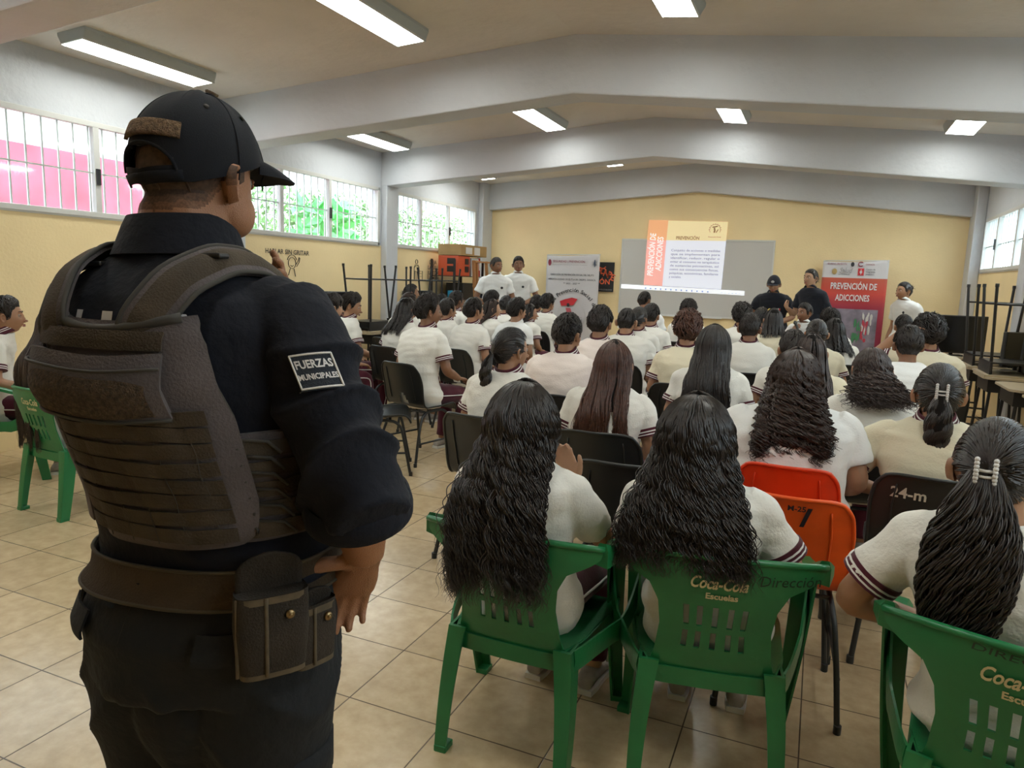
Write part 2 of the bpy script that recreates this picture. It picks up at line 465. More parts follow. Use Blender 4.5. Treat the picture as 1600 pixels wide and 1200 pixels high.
# end wall: whiteboard, projected slide, posters
yb = YB
wb = empty('whiteboard', (-1.948, yb, 1.555), 0, 'large grey-white whiteboard on the end wall with a projected slide', 'whiteboard')
g = G(); g.box(-1.2, 1.2, -0.022, -0.002, -0.6, 0.6); g.obj('board', mat('whiteboard_enamel', (0.55, 0.54, 0.52), 0.16), wb)
g = G(); g.box(-1.22, 1.22, -0.03, 0, 0.6, 0.625); g.box(-1.22, 1.22, -0.03, 0, -0.625, -0.6); g.box(-1.22, -1.2, -0.03, 0, -0.6, 0.6); g.box(1.2, 1.22, -0.03, 0, -0.6, 0.6)
g.obj('frame', ALU, wb)
g = G(); g.box(-0.5, 0.5, -0.075, -0.03, -0.635, -0.622); g.obj('pen_tray', ALU, wb)


wb.location = (-1.952, yb, 1.565)
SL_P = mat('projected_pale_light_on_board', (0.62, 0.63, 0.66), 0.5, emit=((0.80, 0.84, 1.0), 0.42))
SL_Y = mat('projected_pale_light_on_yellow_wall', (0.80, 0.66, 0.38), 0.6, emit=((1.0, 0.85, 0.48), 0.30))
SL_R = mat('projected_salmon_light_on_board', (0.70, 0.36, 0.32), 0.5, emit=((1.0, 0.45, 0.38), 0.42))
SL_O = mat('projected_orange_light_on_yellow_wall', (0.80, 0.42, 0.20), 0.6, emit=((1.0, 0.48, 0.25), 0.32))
SL_T = mat('projected_grey_lettering', (0.34, 0.34, 0.38), 0.6)
SL_B = mat('projected_brown_lettering', (0.42, 0.25, 0.10), 0.6)
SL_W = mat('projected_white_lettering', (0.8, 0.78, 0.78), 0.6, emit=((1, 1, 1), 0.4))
SL_I = mat('projected_blue_icons', (0.30, 0.42, 0.80), 0.6)
slide = empty('projected_slide', (0, yb-0.034, 0), 0, 'projected slide with a salmon side stripe, overlapping the whiteboard', 'projection')  # thin glowing panels; the projector's light is put into their colours
def flat(P, mt, name, par, y=0.0):
    g = G(); n = len(P); V = [(x, y, z) for x, z in P]+[(x, y+0.002, z) for x, z in P]
    g.add(V, [tuple(range(n)), tuple(range(n, 2*n))[::-1]]+[(i, i+n, (i+1) % n+n, (i+1) % n) for i in range(n)])
    return g.obj(name, mt, par)
def lettering(s, size, org, par, mt, name='lettering', ux=(1, 0, 0), uy=(0, 0, 1), align='LEFT', bold=0.0, ital=0.0, fit=None, fith=None, y=-0.003, mirror=False):
    g = text_g(s, size, bold, align, ital); A = g.arr()
    if fit:
        w = A[:, 0].max()-A[:, 0].min(); k = fit/w; g.V = [v*np.array([k, 1, 1]) for v in g.V]
    h = G(); h.merge(g, frame(org, ux, uy))
    o = h.obj(name, mt, par, recalc=False)
    if y: o.location = Vector(ux).cross(Vector(uy))*(-y)
    return o
zt = 2.17
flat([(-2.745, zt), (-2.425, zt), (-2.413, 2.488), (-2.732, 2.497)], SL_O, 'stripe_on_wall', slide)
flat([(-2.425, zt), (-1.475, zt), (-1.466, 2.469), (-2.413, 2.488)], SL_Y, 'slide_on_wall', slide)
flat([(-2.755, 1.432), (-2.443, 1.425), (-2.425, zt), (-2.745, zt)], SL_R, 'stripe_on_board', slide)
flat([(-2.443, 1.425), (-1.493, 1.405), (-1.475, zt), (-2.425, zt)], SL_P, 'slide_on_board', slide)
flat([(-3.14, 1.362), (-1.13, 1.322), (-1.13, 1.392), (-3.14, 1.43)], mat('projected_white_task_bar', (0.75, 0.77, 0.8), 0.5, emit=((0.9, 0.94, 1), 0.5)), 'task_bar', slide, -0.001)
g = G()
for k in range(13):
    x = -2.72+k*0.085; z = 1.387-(x+3.14)*0.02; g.box(x-0.012, x+0.012, -0.003, -0.0012, z-0.012, z+0.012)
for k in range(6): x = -1.48+k*0.055; g.box(x-0.010, x+0.012, -0.003, -0.0012, 1.345, 1.352)
g.obj('task_icons', SL_I, slide)
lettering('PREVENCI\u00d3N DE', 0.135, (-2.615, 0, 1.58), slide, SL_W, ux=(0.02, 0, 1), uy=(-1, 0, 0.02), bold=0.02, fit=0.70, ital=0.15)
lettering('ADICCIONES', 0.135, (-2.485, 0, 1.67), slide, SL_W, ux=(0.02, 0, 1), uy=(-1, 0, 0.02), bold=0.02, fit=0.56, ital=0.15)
lettering('PREVENCI\u00d3N', 0.075, (-2.27, 0, 2.185), slide, SL_B, bold=0.02, fit=0.37)
for k, ln in enumerate(('Conjunto de acciones o medidas', 'que se implementan para', 'identificar, reducir, regular o', 'evitar el consumo no terap\u00e9utico', 'de sustancias psicoactivas, as\u00ed', 'como sus consecuencias f\u00edsicas,', 'ps\u00edquicas, econ\u00f3micas, familiares', 'y sociales.')):
    lettering(ln, 0.052, (-2.335-k*0.001, 0, 1.995-k*0.0615), slide, SL_T, fit=(0.20 if k == 7 else 0.78), bold=0.006)
g = G(); T = np.linspace(-0.5, PI+0.5, 26); g.tube(np.stack([-1.658+0.085*np.cos(T), np.full(26, -0.003), 2.345+0.085*np.sin(T)], -1), 0.0028, 4)
for i in range(9): a = PI*i/8; g.tube([(-1.658+0.1*math.cos(a), -0.003, 2.345+0.1*math.sin(a)), (-1.658+0.092*math.cos(a), -0.003, 2.345+0.092*math.sin(a))], 0.004, 4)
g.tube([(-1.70, -.003, 2.385), (-1.66, -.003, 2.39), (-1.62, -.003, 2.40)], 0.008, 4); g.tube([(-1.67, -.003, 2.375), (-1.66, -.003, 2.33), (-1.67, -.003, 2.30)], 0.013, 5); g.tube([(-1.64, -.003, 2.30), (-1.61, -.003, 2.35)], 0.006, 4)
g.obj('emblem', SL_B, slide)
lettering('Prevenci\u00f3n Social', 0.028, (-1.658, 0, 2.222), slide, SL_B, align='CENTER', bold=0.01)

# banners, poster
def banner(name, x0, x1, z0, z1, y, label, mt, yaw=0.0, sag=0.02):
    t = empty(name, ((x0+x1)/2, y, 0), yaw, label, 'banner')
    w = (x1-x0)/2; nx, nz = 26, 40; P = np.zeros((nx, nz, 3))
    for i in range(nx):
        for j in range(nz):
            u = -1+2*i/(nx-1); v = j/(nz-1)
            z = z0+(z1-z0)*v-(sag*(1-u*u) if j == nz-1 else sag*(1-u*u)*v**6)+0.02*u*v
            yy = 0.006*math.sin(u*5+v*3)+0.012*math.exp(-((u-0.75+0.5*(1-v))/0.15)**2)*(v > 0.6)*(v-0.6)
            P[i, j] = (u*w, yy, z)
    g = G(); g.slab(P, 0.003); o = g.obj('sheet', mt, t, True)
    for s in (-1, 1): g = G(); g.tube([(s*(w-0.01), -0.004, z1-0.015), (s*(w-0.01), -0.012, z1-0.015)], 0.009, 10); g.obj('eyelet', ALU, t)
    g = G(); g.box(-w, w, -0.004, 0.006, z0-0.012, z0+0.004); g.obj('hem_bar', ALU, t)
    g = G(); g.tube([(0, 0.05, z0-0.05), (0, 0.06, z1*0.6), (0, 0.03, z1-0.02)], 0.010, 8); g.tube([(-w*0.7, 0.05, 0.012), (w*0.7, 0.05, 0.012)], 0.011, 8); g.tube([(0, 0.05, 0.012), (0, 0.05, z0)], 0.010, 8)
    g.tube([(-w, 0.02, z1-0.01), (w, 0.02, z1+0.01)], 0.008, 8); g.obj('stand', ALU, t)
    return t
VINYL = mat('white_banner_vinyl', (0.58, 0.56, 0.58), 0.45, bump=0.2, bscale=9)
BM = mat('maroon_print', (0.25, 0.03, 0.06), 0.5); BK = mat('black_print', (0.03, 0.03, 0.035), 0.5); RED = mat('red_print', (0.55, 0.03, 0.04), 0.5); PGREY = mat('grey_print', (0.33, 0.32, 0.33), 0.5)
b1 = banner('roll_up_banner', -4.44, -3.49, 0.25, 1.90, 11.80, 'white vinyl banner with a curved slogan and a figure holding a red flag', VINYL)
def on(t, s, size, x, z, mt, **k): return lettering(s, size, (x, -0.016, z), t, mt, **k)
on(b1, 'SEGURIDAD | PREVENCI\u00d3N', 0.05, -0.36, 1.765, BM, bold=0.012, fit=0.58)
on(b1, 'Secretar\u00eda de Seguridad y Prevenci\u00f3n Ciudadana', 0.022, -0.36, 1.72, PGREY, fit=0.62)
on(b1, 'DIRECCI\u00d3N DE PREVENCI\u00d3N SOCIAL DEL DELITO', 0.04, 0, 1.545, BK, align='CENTER', bold=0.014, fit=0.78)
on(b1, 'HEROICA CIUDAD DE EJUTLA DE CRESPO, OAXACA.', 0.04, 0, 1.465, BK, align='CENTER', bold=0.014, fit=0.86)
on(b1, '** 2025 - 2027 **', 0.04, 0, 1.395, BK, align='CENTER', bold=0.012, fit=0.30)
def arc_text(t, s, cx, cz, rad, a0, a1, size, mt, dy=-0.018):
    g = G()
    for i, ch in enumerate(s):
        if ch == ' ': continue
        a = a0+(a1-a0)*(i+0.5)/len(s); c = text_g(ch, size, 0.016, 'CENTER')
        g.merge(c, frame((cx+rad*math.cos(a), dy, cz+rad*math.sin(a)), (math.sin(a), 0, -math.cos(a)), (math.cos(a), 0, math.sin(a))))
    return g.obj('lettering', mt, t, recalc=False)
arc_text(b1, 'Juntos en la Prevenci\u00f3n Social del Delito', 0.03, 0.87, 0.40, R(205), R(-25), 0.095, BK)
g = G(); T = np.linspace(R(60), R(-220), 60); g.tube(np.stack([0.02+0.25*np.cos(T), np.full(60, -0.017), 0.86+0.25*np.sin(T)], -1), np.interp(np.arange(60), [0, 20, 40, 59], [.004, .010, .010, .004]), 6, flat=0.2); g.obj('emblem_ring', PGREY, b1)
fl = [(-0.20, 1.10), (-0.10, 1.14), (0.02, 1.17), (0.12, 1.15), (0.05, 1.04), (-0.06, 1.03), (-0.17, 1.02)]
flat([(x, z) for x, z in fl], RED, 'emblem_flag', b1, -0.0185)
g = G()
g.ball((-0.045, -0.017, 1.045), (0.03, 0.003, 0.035)); g.obj('emblem_head', BK, b1, True)
flat([(-0.09, 0.99), (0.0, 0.99), (0.03, 0.90), (0.0, 0.80), (-0.08, 0.78), (-0.06, 0.9)], mat('pink_red_print', (0.5, 0.10, 0.12), 0.5), 'emblem_figure', b1, -0.020)
flat([(-0.22, 0.74), (-0.20, 0.84), (-0.05, 0.80), (0.06, 0.84), (0.06, 0.70), (-0.1, 0.62)], PGREY, 'emblem_skirt', b1, -0.019)
g = G()
for k in range(7): g.box(0.07+k*0.022, 0.082+k*0.022, -0.019, -0.016, 0.70, 0.78+0.03*(k % 3 == 0))
for dz in (0.79, 0.83): g.box(0.06, 0.22, -0.019, -0.016, dz, dz+0.006)
g.obj('emblem_building', PGREY, b1)
g = G(); g.ball((-0.435+0.02, -0.016, 1.76), (0.03, 0.002, 0.055)); g.obj('crest', BM, b1)
g = G()
for k in range(6): a = PI/3*k; g.tube([(0.395, -0.017, 1.76), (0.395+0.045*math.sin(a), -0.017, 1.76+0.06*math.cos(a))], [0.016, 0.006], 6, flat=0.2)
g.obj('police_star', mat('blue_grey_print', (0.06, 0.08, 0.13), 0.5), b1)

pst = empty('wall_poster', (-3.39, yb-0.03, 0), 0, 'black poster with hand-cut orange lettering pinned to the end wall', 'poster')
g = G(); g.box(-0.19, 0.115, -0.004, 0.004, 1.29, 1.79); g.obj('sheet', mat('black_poster_card', (0.02, 0.02, 0.022), 0.7), pst)
OR = mat('orange_card_lettering', (0.75, 0.14, 0.06), 0.6)
g = G()
for i, ch in enumerate('R\u00d3NPE'): g.merge(text_g(ch, 0.15, 0.02, 'CENTER'), frame((-0.145+i*0.055, -0.006, 1.60-0.028*i+0.02*(i % 2)), (1, 0, -0.35), (0.35, 0, 1)))
g.obj('lettering', OR, pst, recalc=False)
lettering('\u00d3N', 0.12, (-0.14, -0.004, 1.42), pst, OR, bold=0.02)
lettering('CONTRA LAS ADICCIONES', 0.03, (-0.15, -0.004, 1.315), pst, PGREY, fit=0.24)

GRAD = bpy.data.materials.new('banner_print_grey_to_red'); GRAD.use_nodes = True
nt = GRAD.node_tree; n_ = nt.nodes; tc = n_.new('ShaderNodeTexCoord'); sx = n_.new('ShaderNodeSeparateXYZ'); nt.links.new(tc.outputs['Object'], sx.inputs[0])
mr = n_.new('ShaderNodeMapRange'); mr.inputs['From Min'].default_value = 0.2; mr.inputs['From Max'].default_value = 2.0; nt.links.new(sx.outputs['Z'], mr.inputs['Value'])
cr = n_.new('ShaderNodeValToRGB'); cr.color_ramp.interpolation = 'LINEAR'; e = cr.color_ramp.elements
zf = lambda z: (z-0.2)/1.8
e[0].position = zf(0.5); e[0].color = (0.22, 0.02, 0.05, 1); e[1].position = zf(1.648); e[1].color = (0.60, 0.58, 0.60, 1)
for z, c in ((1.20, (0.33, 0.03, 0.06, 1)), (1.42, (0.60, 0.07, 0.05, 1)), (1.645, (0.50, 0.10, 0.06, 1))):
    q = e.new(zf(z)); q.color = c
nt.links.new(mr.outputs[0], cr.inputs['Fac']); nt.links.new(cr.outputs['Color'], n_['Principled BSDF'].inputs['Base Color']); n_['Principled BSDF'].inputs['Roughness'].default_value = 0.4
b2 = banner('roll_up_banner', -0.02, 0.86, 0.20, 1.90, 11.80, 'red vinyl banner about preventing addictions, beside the woman in white', GRAD)
WP = mat('white_print', (0.75, 0.73, 0.73), 0.5)
on(b2, 'PREVENCI\u00d3N DE', 0.13, 0.0, 1.48, WP, align='CENTER', bold=0.02, fit=0.62)
on(b2, 'ADICCIONES', 0.13, 0.0, 1.31, WP, align='CENTER', bold=0.02, fit=0.46)
on(b2, 'SEGURIDAD | PREVENCI\u00d3N', 0.035, -0.38, 1.835, BM, fit=0.26, bold=0.01)
on(b2, 'OAXACA', 0.035, 0.13, 1.835, BM, fit=0.12, bold=0.01)
on(b2, 'Salud', 0.105, -0.215, 1.72, PGREY, ital=0.3, bold=0.012, fit=0.18)
on(b2, 'SERVICIOS DE SALUD', 0.024, -0.22, 1.685, BK, fit=0.15)
for k, s_ in enumerate(('Centro de', 'Integraci\u00f3n', 'Juvenil A.C.')): on(b2, s_, 0.034, 0.145, 1.765-k*0.036, BK, bold=0.008, fit=0.12)
flat([(0.04, 1.685), (0.12, 1.685), (0.12, 1.79), (0.04, 1.79)], RED, 'emblem_square', b2, -0.014)
g = G(); g.box(0.065, 0.095, -0.017, -0.0145, 1.72, 1.75); g.box(0.075, 0.085, -0.017, -0.0145, 1.70, 1.775); g.obj('emblem_cross', WP, b2)
g = G(); g.ball((-0.275, -0.014, 1.735), (0.035, 0.003, 0.045)); g.obj('crest', mat('gold_print', (0.42, 0.30, 0.12), 0.5), b2, True)
g = G(); g.ball((-0.04, -0.014, 1.845), (0.024, 0.003, 0.034)); g.obj('police_star', BK, b2, True)
g = G(); T = np.linspace(0.6, 5.6, 20); g.tube(np.stack([0.07+0.032*np.cos(T), np.full(20, -0.015), 1.85+0.032*np.sin(T)], -1), 0.006, 5); g.obj('round_emblem', BM, b2)
flat([(-0.42, 0.30), (0.36, 0.30), (0.36, 1.19), (-0.42, 1.19)], mat('grey_violet_photo_print', (0.22, 0.19, 0.24), 0.5, vary=0.5, vscale=5), 'photo_panel', b2, -0.014)
rr_ = random.Random(5)
for nm, c, cx, wd in (('photo_green', (0.06, 0.22, 0.10), 0.10, .05), ('photo_red', (0.5, 0.05, 0.08), 0.20, .04), ('photo_white', (0.6, 0.58, 0.56), 0.22, .06)):
    g = G()
    for k in range(12):
        x = cx+rr_.uniform(-wd, wd); z = rr_.uniform(0.72, 1.0) if nm != 'photo_white' else rr_.uniform(0.85, 1.12)
        g.ball((x, -0.016, z), (rr_.uniform(.008, .02), 0.002, rr_.uniform(.03, .07)), 0, 8, 5)
    g.obj(nm, mat(nm+'_print', c, 0.5), b2, True)

# slogans and line drawings painted on the left wall
WPNT = mat('black_wall_lettering', (0.05, 0.045, 0.04), 0.7)
XW = XL+0.004
def wall_text(s, size, y, z, par, fit, bold=0.012): return lettering(s, size, (XW, y, z), par, WPNT, ux=(0, 1, 0), uy=(0, 0, 1), bold=bold, fit=fit, y=0)
t = empty('wall_slogan', (0, 0, 0), 0, 'black painted wall slogan about speaking without shouting, with a small face', 'wall lettering')
wall_text('HABLAR SIN GRITAR', 0.075, 6.28, 1.648, t, 0.74)
def strokes(L, y, z, sc, par, name='drawing', r=0.006):
    g = G()
    for P in L: g.tube([(XW, y+a*sc, z+b*sc) for a, b in P], r, 5, flat=0.4)
    return g.obj(name, WPNT, par)
circ = lambda cx, cy, r, a0=0, a1=6.2832, n=14: [(cx+r*math.cos(a), cy+r*math.sin(a)) for a in np.linspace(a0, a1, n)]
strokes([circ(0, 0, 1), circ(0, .2, 1.25, .3, 2.9), [(1.1, -.2), (1.6, .4), (1.9, 1.1)], [(1.2, -.6), (1.9, .2), (2.1, 1.0)], [(-.4, -.4), (0, -.6), (.4, -.4)], [(-.5, -1.0), (-1, -2.2)], [(.5, -1.0), (.9, -2.4)]], 6.72, 1.55, 0.065, t)
t = empty('wall_slogan', (0, 0, 0), 0, 'black painted wall slogan about chairs and tables, with a standing figure', 'wall lettering')
for k, (s_, fw) in enumerate((('DEJA', .22), ('LA SILLA', .40), ('JUNTO A', .36), ('LA MESA', .36))): wall_text(s_, 0.085, 9.86+(0.05 if k == 0 else 0), 1.64-k*0.082, t, fw)
strokes([circ(0, 0, .5), [(-.5, -.6), (-1, -1.2), (-1, -4)], [(.5, -.6), (1.0, -1.1), (1.2, -2)], [(-1, -1.3), (0, -.7), (.8, -1.0)], [(-.6, -4), (-.6, -2)], [(0.2, -4), (.2, -2.2)], [(-.6, -2.1), (.6, -2.2)], [(1.2, -2), (2.6, -2), (2.6, -4.2), (1.2, -4.2), (1.2, -2)], [(-1.4, -4.2), (1.2, -4.2)], [(1.4, -2.6), (2.2, -2.6)], [(1.4, -3.2), (2.2, -3.2)]], 9.52, 1.66, 0.068, t)
# ------------------------------------------------------------------ people: shared shapes
SKIN = {'tan': mat('tan_skin', (0.36, 0.185, 0.105), 0.5, sss=0.08, vary=0.08, vscale=14, bump=0.06, bscale=300),
        'brown': mat('brown_skin', (0.235, 0.11, 0.06), 0.5, sss=0.08, vary=0.08, vscale=14, bump=0.06, bscale=300),
        'light': mat('light_brown_skin', (0.46, 0.26, 0.16), 0.5, sss=0.08, vary=0.08, vscale=14, bump=0.06, bscale=300)}
EYEW = mat('eye_white', (0.42, 0.38, 0.34), 0.4)
EYED = mat('dark_iris', (0.02, 0.011, 0.007), 0.15)
LIP = mat('lip_skin', (0.30, 0.10, 0.075), 0.45)
BROW = mat('dark_eyebrow_hair', (0.012, 0.009, 0.008), 0.7)
def hairmat(name, c, rough=0.36):
    m = mat(name, c, rough, spec=0.55, vary=0.35, vscale=60)
    return m
HAIR = {'black': hairmat('black_hair', (0.019, 0.0125, 0.0098)),
        'soft': hairmat('soft_black_hair', (0.021, 0.0145, 0.012), 0.45),
        'brown': hairmat('brown_hair', (0.075, 0.026, 0.013), 0.42),
        'darkbrown': hairmat('dark_brown_hair', (0.032, 0.015, 0.010), 0.42),
        'grey': hairmat('greying_hair', (0.05, 0.045, 0.042), 0.6)}
def cloth(name, c, b=0.35, **k): return mat(name, c, 0.85, bump=b*0.35, bscale=k.pop('bs', 120), spec=0.2, sheen=k.pop('sheen', 0.15), **k)
POLO = cloth('white_polo_knit', (0.74, 0.715, 0.66), 0.45)
CREAM = cloth('cream_polo_knit', (0.69, 0.62, 0.46), 0.45)
PINKW = cloth('pinkish_white_polo_knit', (0.76, 0.66, 0.61), 0.45)
WSHIRT = cloth('bright_white_shirt_cotton', (0.80, 0.80, 0.79), 0.4)
MAROON = cloth('maroon_track_cloth', (0.072, 0.010, 0.022), 0.4)
MARK = cloth('maroon_knit_trim', (0.075, 0.012, 0.022), 0.2)
PIPE = mat('white_piping', (0.72, 0.70, 0.68), 0.7)
NAVY = cloth('dark_navy_uniform_cloth', (0.014, 0.0155, 0.023), 0.4)
KHAKI = cloth('khaki_trouser_cloth', (0.30, 0.235, 0.14), 0.3)
DGREY = cloth('dark_trouser_cloth', (0.03, 0.03, 0.035), 0.3)
SHOE = mat('grey_canvas_shoe', (0.30, 0.27, 0.24), 0.75, vary=0.2, vscale=30)
SHOEB = mat('black_leather_shoe', (0.012, 0.012, 0.012), 0.35)
SOLE = mat('white_shoe_sole', (0.62, 0.60, 0.56), 0.6)

def head_surface(az, el):
    """skin surface of a head about its centre; az 0 = face, +az towards the right ear (x), el up"""
    az = np.asarray(az, float); el = np.asarray(el, float)
    x = np.sin(az)*np.cos(el); y = np.cos(az)*np.cos(el); z = np.sin(el)
    front = np.clip(y, 0, 1); back = np.clip(-y, 0, 1)
    low = np.clip(-z, 0, 1)
    X = x*(0.0745 - 0.018*low**1.3*(0.5+0.8*front) - 0.012*low*back)
    Y = np.where(y > 0, y*(0.092+0.004*low), y*(0.099-0.030*low**1.2*1.5))
    Z = z*np.where(z > 0, 0.116, 0.112)
    Y = Y + 0.012*low**2*front
    Z = Z + 0.022*low*back
    face = np.exp(-(az/1.1)**4)
    def gs(cx, cz, sx, sz): return np.exp(-((np.abs(X)-cx)/sx)**2-((Z-cz)/sz)**2)
    Y = Y + face*(0.020*np.exp(-(X/0.0125)**2)*np.exp(-((Z+0.024)/0.016)**2) + 0.010*np.exp(-(X/0.009)**2)*np.exp(-((Z-0.002)/0.02)**2)
         - 0.010*gs(0.031, 0.010, 0.015, 0.012) + 0.004*gs(0.028, 0.032, 0.022, 0.009) + 0.005*gs(0.042, -0.022, 0.02, 0.02)
         + 0.006*np.exp(-(X/0.020)**2)*(np.exp(-((Z+0.052)/0.006)**2)+np.exp(-((Z+0.064)/0.006)**2))
         - 0.004*np.exp(-(X/0.02)**2)*np.exp(-((Z+0.076)/0.006)**2) + 0.006*np.exp(-(X/0.022)**2)*np.exp(-((Z+0.093)/0.012)**2))
    return np.stack([X, Y, Z], -1)

def ear(g, s, n=1.0, m=0):
    """an ear with a rim and a hollow; s = +1 right, -1 left"""
    V = []; F = []; nr, na = 7, 20
    for i in range(nr):
        r = i/(nr-1)
        for j in range(na):
            a = 2*PI*j/na
            oy = math.cos(a)*(0.0175 if math.sin(a) > 0 else 0.0175-0.006*abs(math.sin(a)))*r
            oz = math.sin(a)*0.031*r - 0.004*math.cos(a)*r
            h = 0.010*math.exp(-((r-0.80)/0.16)**2)*(1 if math.cos(a) < 0.35 else 0.55) - 0.006*math.exp(-(r/0.42)**2)
            if i == nr-1: h = -0.008
            flare = (0.010-oy*0.55)
            V.append((s*(0.0735+(h+flare)*n), -0.006+oy, -0.006+oz))
    V.append((s*(0.0735+0.004), -0.006, -0.006))
    for i in range(nr-1):
        for j in range(na): F.append((i*na+j, i*na+(j+1) % na, (i+1)*na+(j+1) % na, (i+1)*na+j))
    g.add(V, F, m)
    g.tube([(s*0.066, -0.006, 0.012), (s*0.074, -0.008, -0.004), (s*0.067, -0.004, -0.026)], [0.008, 0.012, 0.007], 8, m)

def head_g(na=40, ne=28):
    g = G(); V = []; F = []
    for i in range(1, ne):
        el = PI/2-PI*i/ne
        a = np.linspace(-PI, PI, na, endpoint=False)
        a = a*(0.55+0.45*np.abs(a/PI))        # finer around the face
        V += [tuple(p) for p in head_surface(a, np.full(na, el))]
    V.append(tuple(head_surface(0., PI/2))); V.append(tuple(head_surface(0., -PI/2)))
    for i in range(ne-2):
        for j in range(na): F.append((i*na+j, (i+1)*na+j, (i+1)*na+(j+1) % na, i*na+(j+1) % na))
    t = len(V)-2
    for j in range(na):
        F.append((t, j, (j+1) % na)); F.append((t+1, (ne-2)*na+(j+1) % na, (ne-2)*na+j))
    g.add(V, F)
    return g
def face_bits():
    """eyes, lids, brows, lips and nostrils: small forms joined into the body mesh (materials 1 white, 2 iris, 3 lip, 4 brow)"""
    g = G()
    for s in (-1, 1):
        c = np.array([s*0.031, 0.0735, 0.009])
        g.ball(c, 0.0125, 1, 12, 8); g.ball(c+[0, 0.0075, 0], (0.0062, 0.0062, 0.0062), 2, 10, 6)
        for k, (dz, r) in enumerate(((0.0068, 0.0032), (-0.0072, 0.0026))):
            P = [(s*(0.031+0.0135*t), 0.0735+0.0118*math.sqrt(max(0, 1-0.75*t*t))-0.001, 0.009+dz*(1-0.8*t*t)) for t in np.linspace(-1, 1, 7)]
            g.tube(P, [r*0.6, r, r, r, r, r, r*0.6], 6, 0)
        P = [(s*(0.013+0.037*t), 0.090-0.016*t*t, 0.030+0.007*math.sin(t*2.4)) for t in np.linspace(0, 1, 7)]
        g.tube(P, [0.0022, 0.0034, 0.0036, 0.0034, 0.003, 0.0024, 0.001], 6, 4)
        g.ball((s*0.0085, 0.1035, -0.0335), (0.007, 0.008, 0.006), 0, 8, 6)
    g.ball((0, 0.112, -0.028), (0.0095, 0.009, 0.0085), 0, 8, 6)
    for dz, r in ((-0.0535, 0.0042), (-0.062, 0.0052)):
        P = [(0.025*t, 0.101-0.013*t*t, dz+0.0015*math.cos(t*6)*0.6) for t in np.linspace(-1, 1, 9)]
        g.tube(P, [0.0012]+[r*(0.6+0.4*math.cos(t*1.4)) for t in np.linspace(-0.9, 0.9, 7)]+[0.0012], 6, 3)
    return g

def hand_g(s=1, curl=0.5, spread=0.06, L=0.178, sides=6, thumb=0.6):
    """hand in its own frame: wrist at origin, fingers along +y, palm down (-z); thumb on side -s (x). s=+1 right hand palm down -> thumb at -x"""
    g = G(); k = L/0.178
    rings = []
    for y, w, h, z in ((-0.01, 0.026, 0.020, 0), (0.02, 0.029, 0.017, 0), (0.05, 0.037, 0.015, 0.001), (0.08, 0.040, 0.0135, 0.001), (0.094, 0.036, 0.010, 0.0)):
        a = np.linspace(0, 2*PI, 12, endpoint=False)
        rings.append(np.stack([w*k*np.sign(np.cos(a))*np.abs(np.cos(a))**0.8, np.full(12, y*k), z+h*k*np.sin(a)], -1))
    g.loft(rings)
    for i, (x, l, r) in enumerate(((-0.029, 0.070, 0.0088), (-0.0095, 0.079, 0.0092), (0.0095, 0.073, 0.0088), (0.028, 0.057, 0.0078))):
        x = x*s; p = np.array([x, 0.086, 0.001])*k; ang = -0.05; P = [p]; rr = [r*1.02]
        side = x/0.029*spread
        for j, fr in enumerate((0.46, 0.30, 0.24)):
            ang -= curl*(0.45 if j == 0 else 0.75)*(1+0.12*i)
            d = np.array([math.sin(side)*math.cos(ang), math.cos(side)*math.cos(ang), math.sin(ang)])
            P.append(P[-1]+d*l*fr*k*0.55); rr.append(r*(0.94-0.06*j)); P.append(P[-1]+d*l*fr*k*0.45); rr.append(r*(0.97-0.09*j))
        P.append(P[-1]+d*0.004*k); rr.append(r*0.45)
        g.tube(P, np.array(rr)*k, sides+2)
    q = np.array([-s*0.022, 0.012, -0.004])*k; P = [q]; rr = [0.012]
    for j, (l, a, dn) in enumerate(((0.040, thumb, 0.25), (0.032, thumb*0.75, 0.45), (0.024, thumb*0.4, 0.6))):
        d = np.array([-s*math.sin(a), math.cos(a), -math.sin(dn)*0.5]); d /= np.linalg.norm(d)
        P.append(P[-1]+d*l*k); rr.append((0.0125, 0.0105, 0.009)[j])
    P.append(P[-1]+d*0.004*k); rr.append(0.004)
    g.tube(P, np.array(rr)*k, sides+2)
    return g
def hand_frame(w, d, palm):
    """matrix placing a hand at wrist w, fingers along d, palm facing 'palm'"""
    y = Vector(d).normalized(); z = -Vector(palm); z = (z-y*z.dot(y)).normalized(); x = y.cross(z)
    return Matrix(((x.x, y.x, z.x, w[0]), (x.y, y.y, z.y, w[1]), (x.z, y.z, z.z, w[2]), (0, 0, 0, 1)))

def ring(c, w, df, db, n=24, p=2.3, tilt=0.0):
    a = np.linspace(0, 2*PI, n, endpoint=False); ca, sa = np.cos(a), np.sin(a)
    x = w*np.sign(ca)*np.abs(ca)**(2/p); y = np.where(sa > 0, df, db)*np.sign(sa)*np.abs(sa)**(2/p)
    return np.stack([c[0]+x, c[1]+y, c[2]+y*tilt], -1)

# seated torso: z above the seat, half width, depth front, depth back, y of the spine line
SEAT = 0.435
TORSO = [(0.00, .150, .10, .105), (0.06, .168, .115, .118), (0.14, .158, .112, .110), (0.22, .146, .105, .100), (0.31, .150, .108, .102), (0.40, .168, .108, .112),
         (0.47, .180, .098, .112), (0.52, .176, .082, .100), (0.555, .135, .066, .080), (0.585, .078, .055, .060), (0.612, .058, .052, .054)]
def spine(z, lean, slump):
    t = z/0.60
    return lean*z - slump*0.05*math.sin(PI*min(1, t)) + slump*0.05*t*t

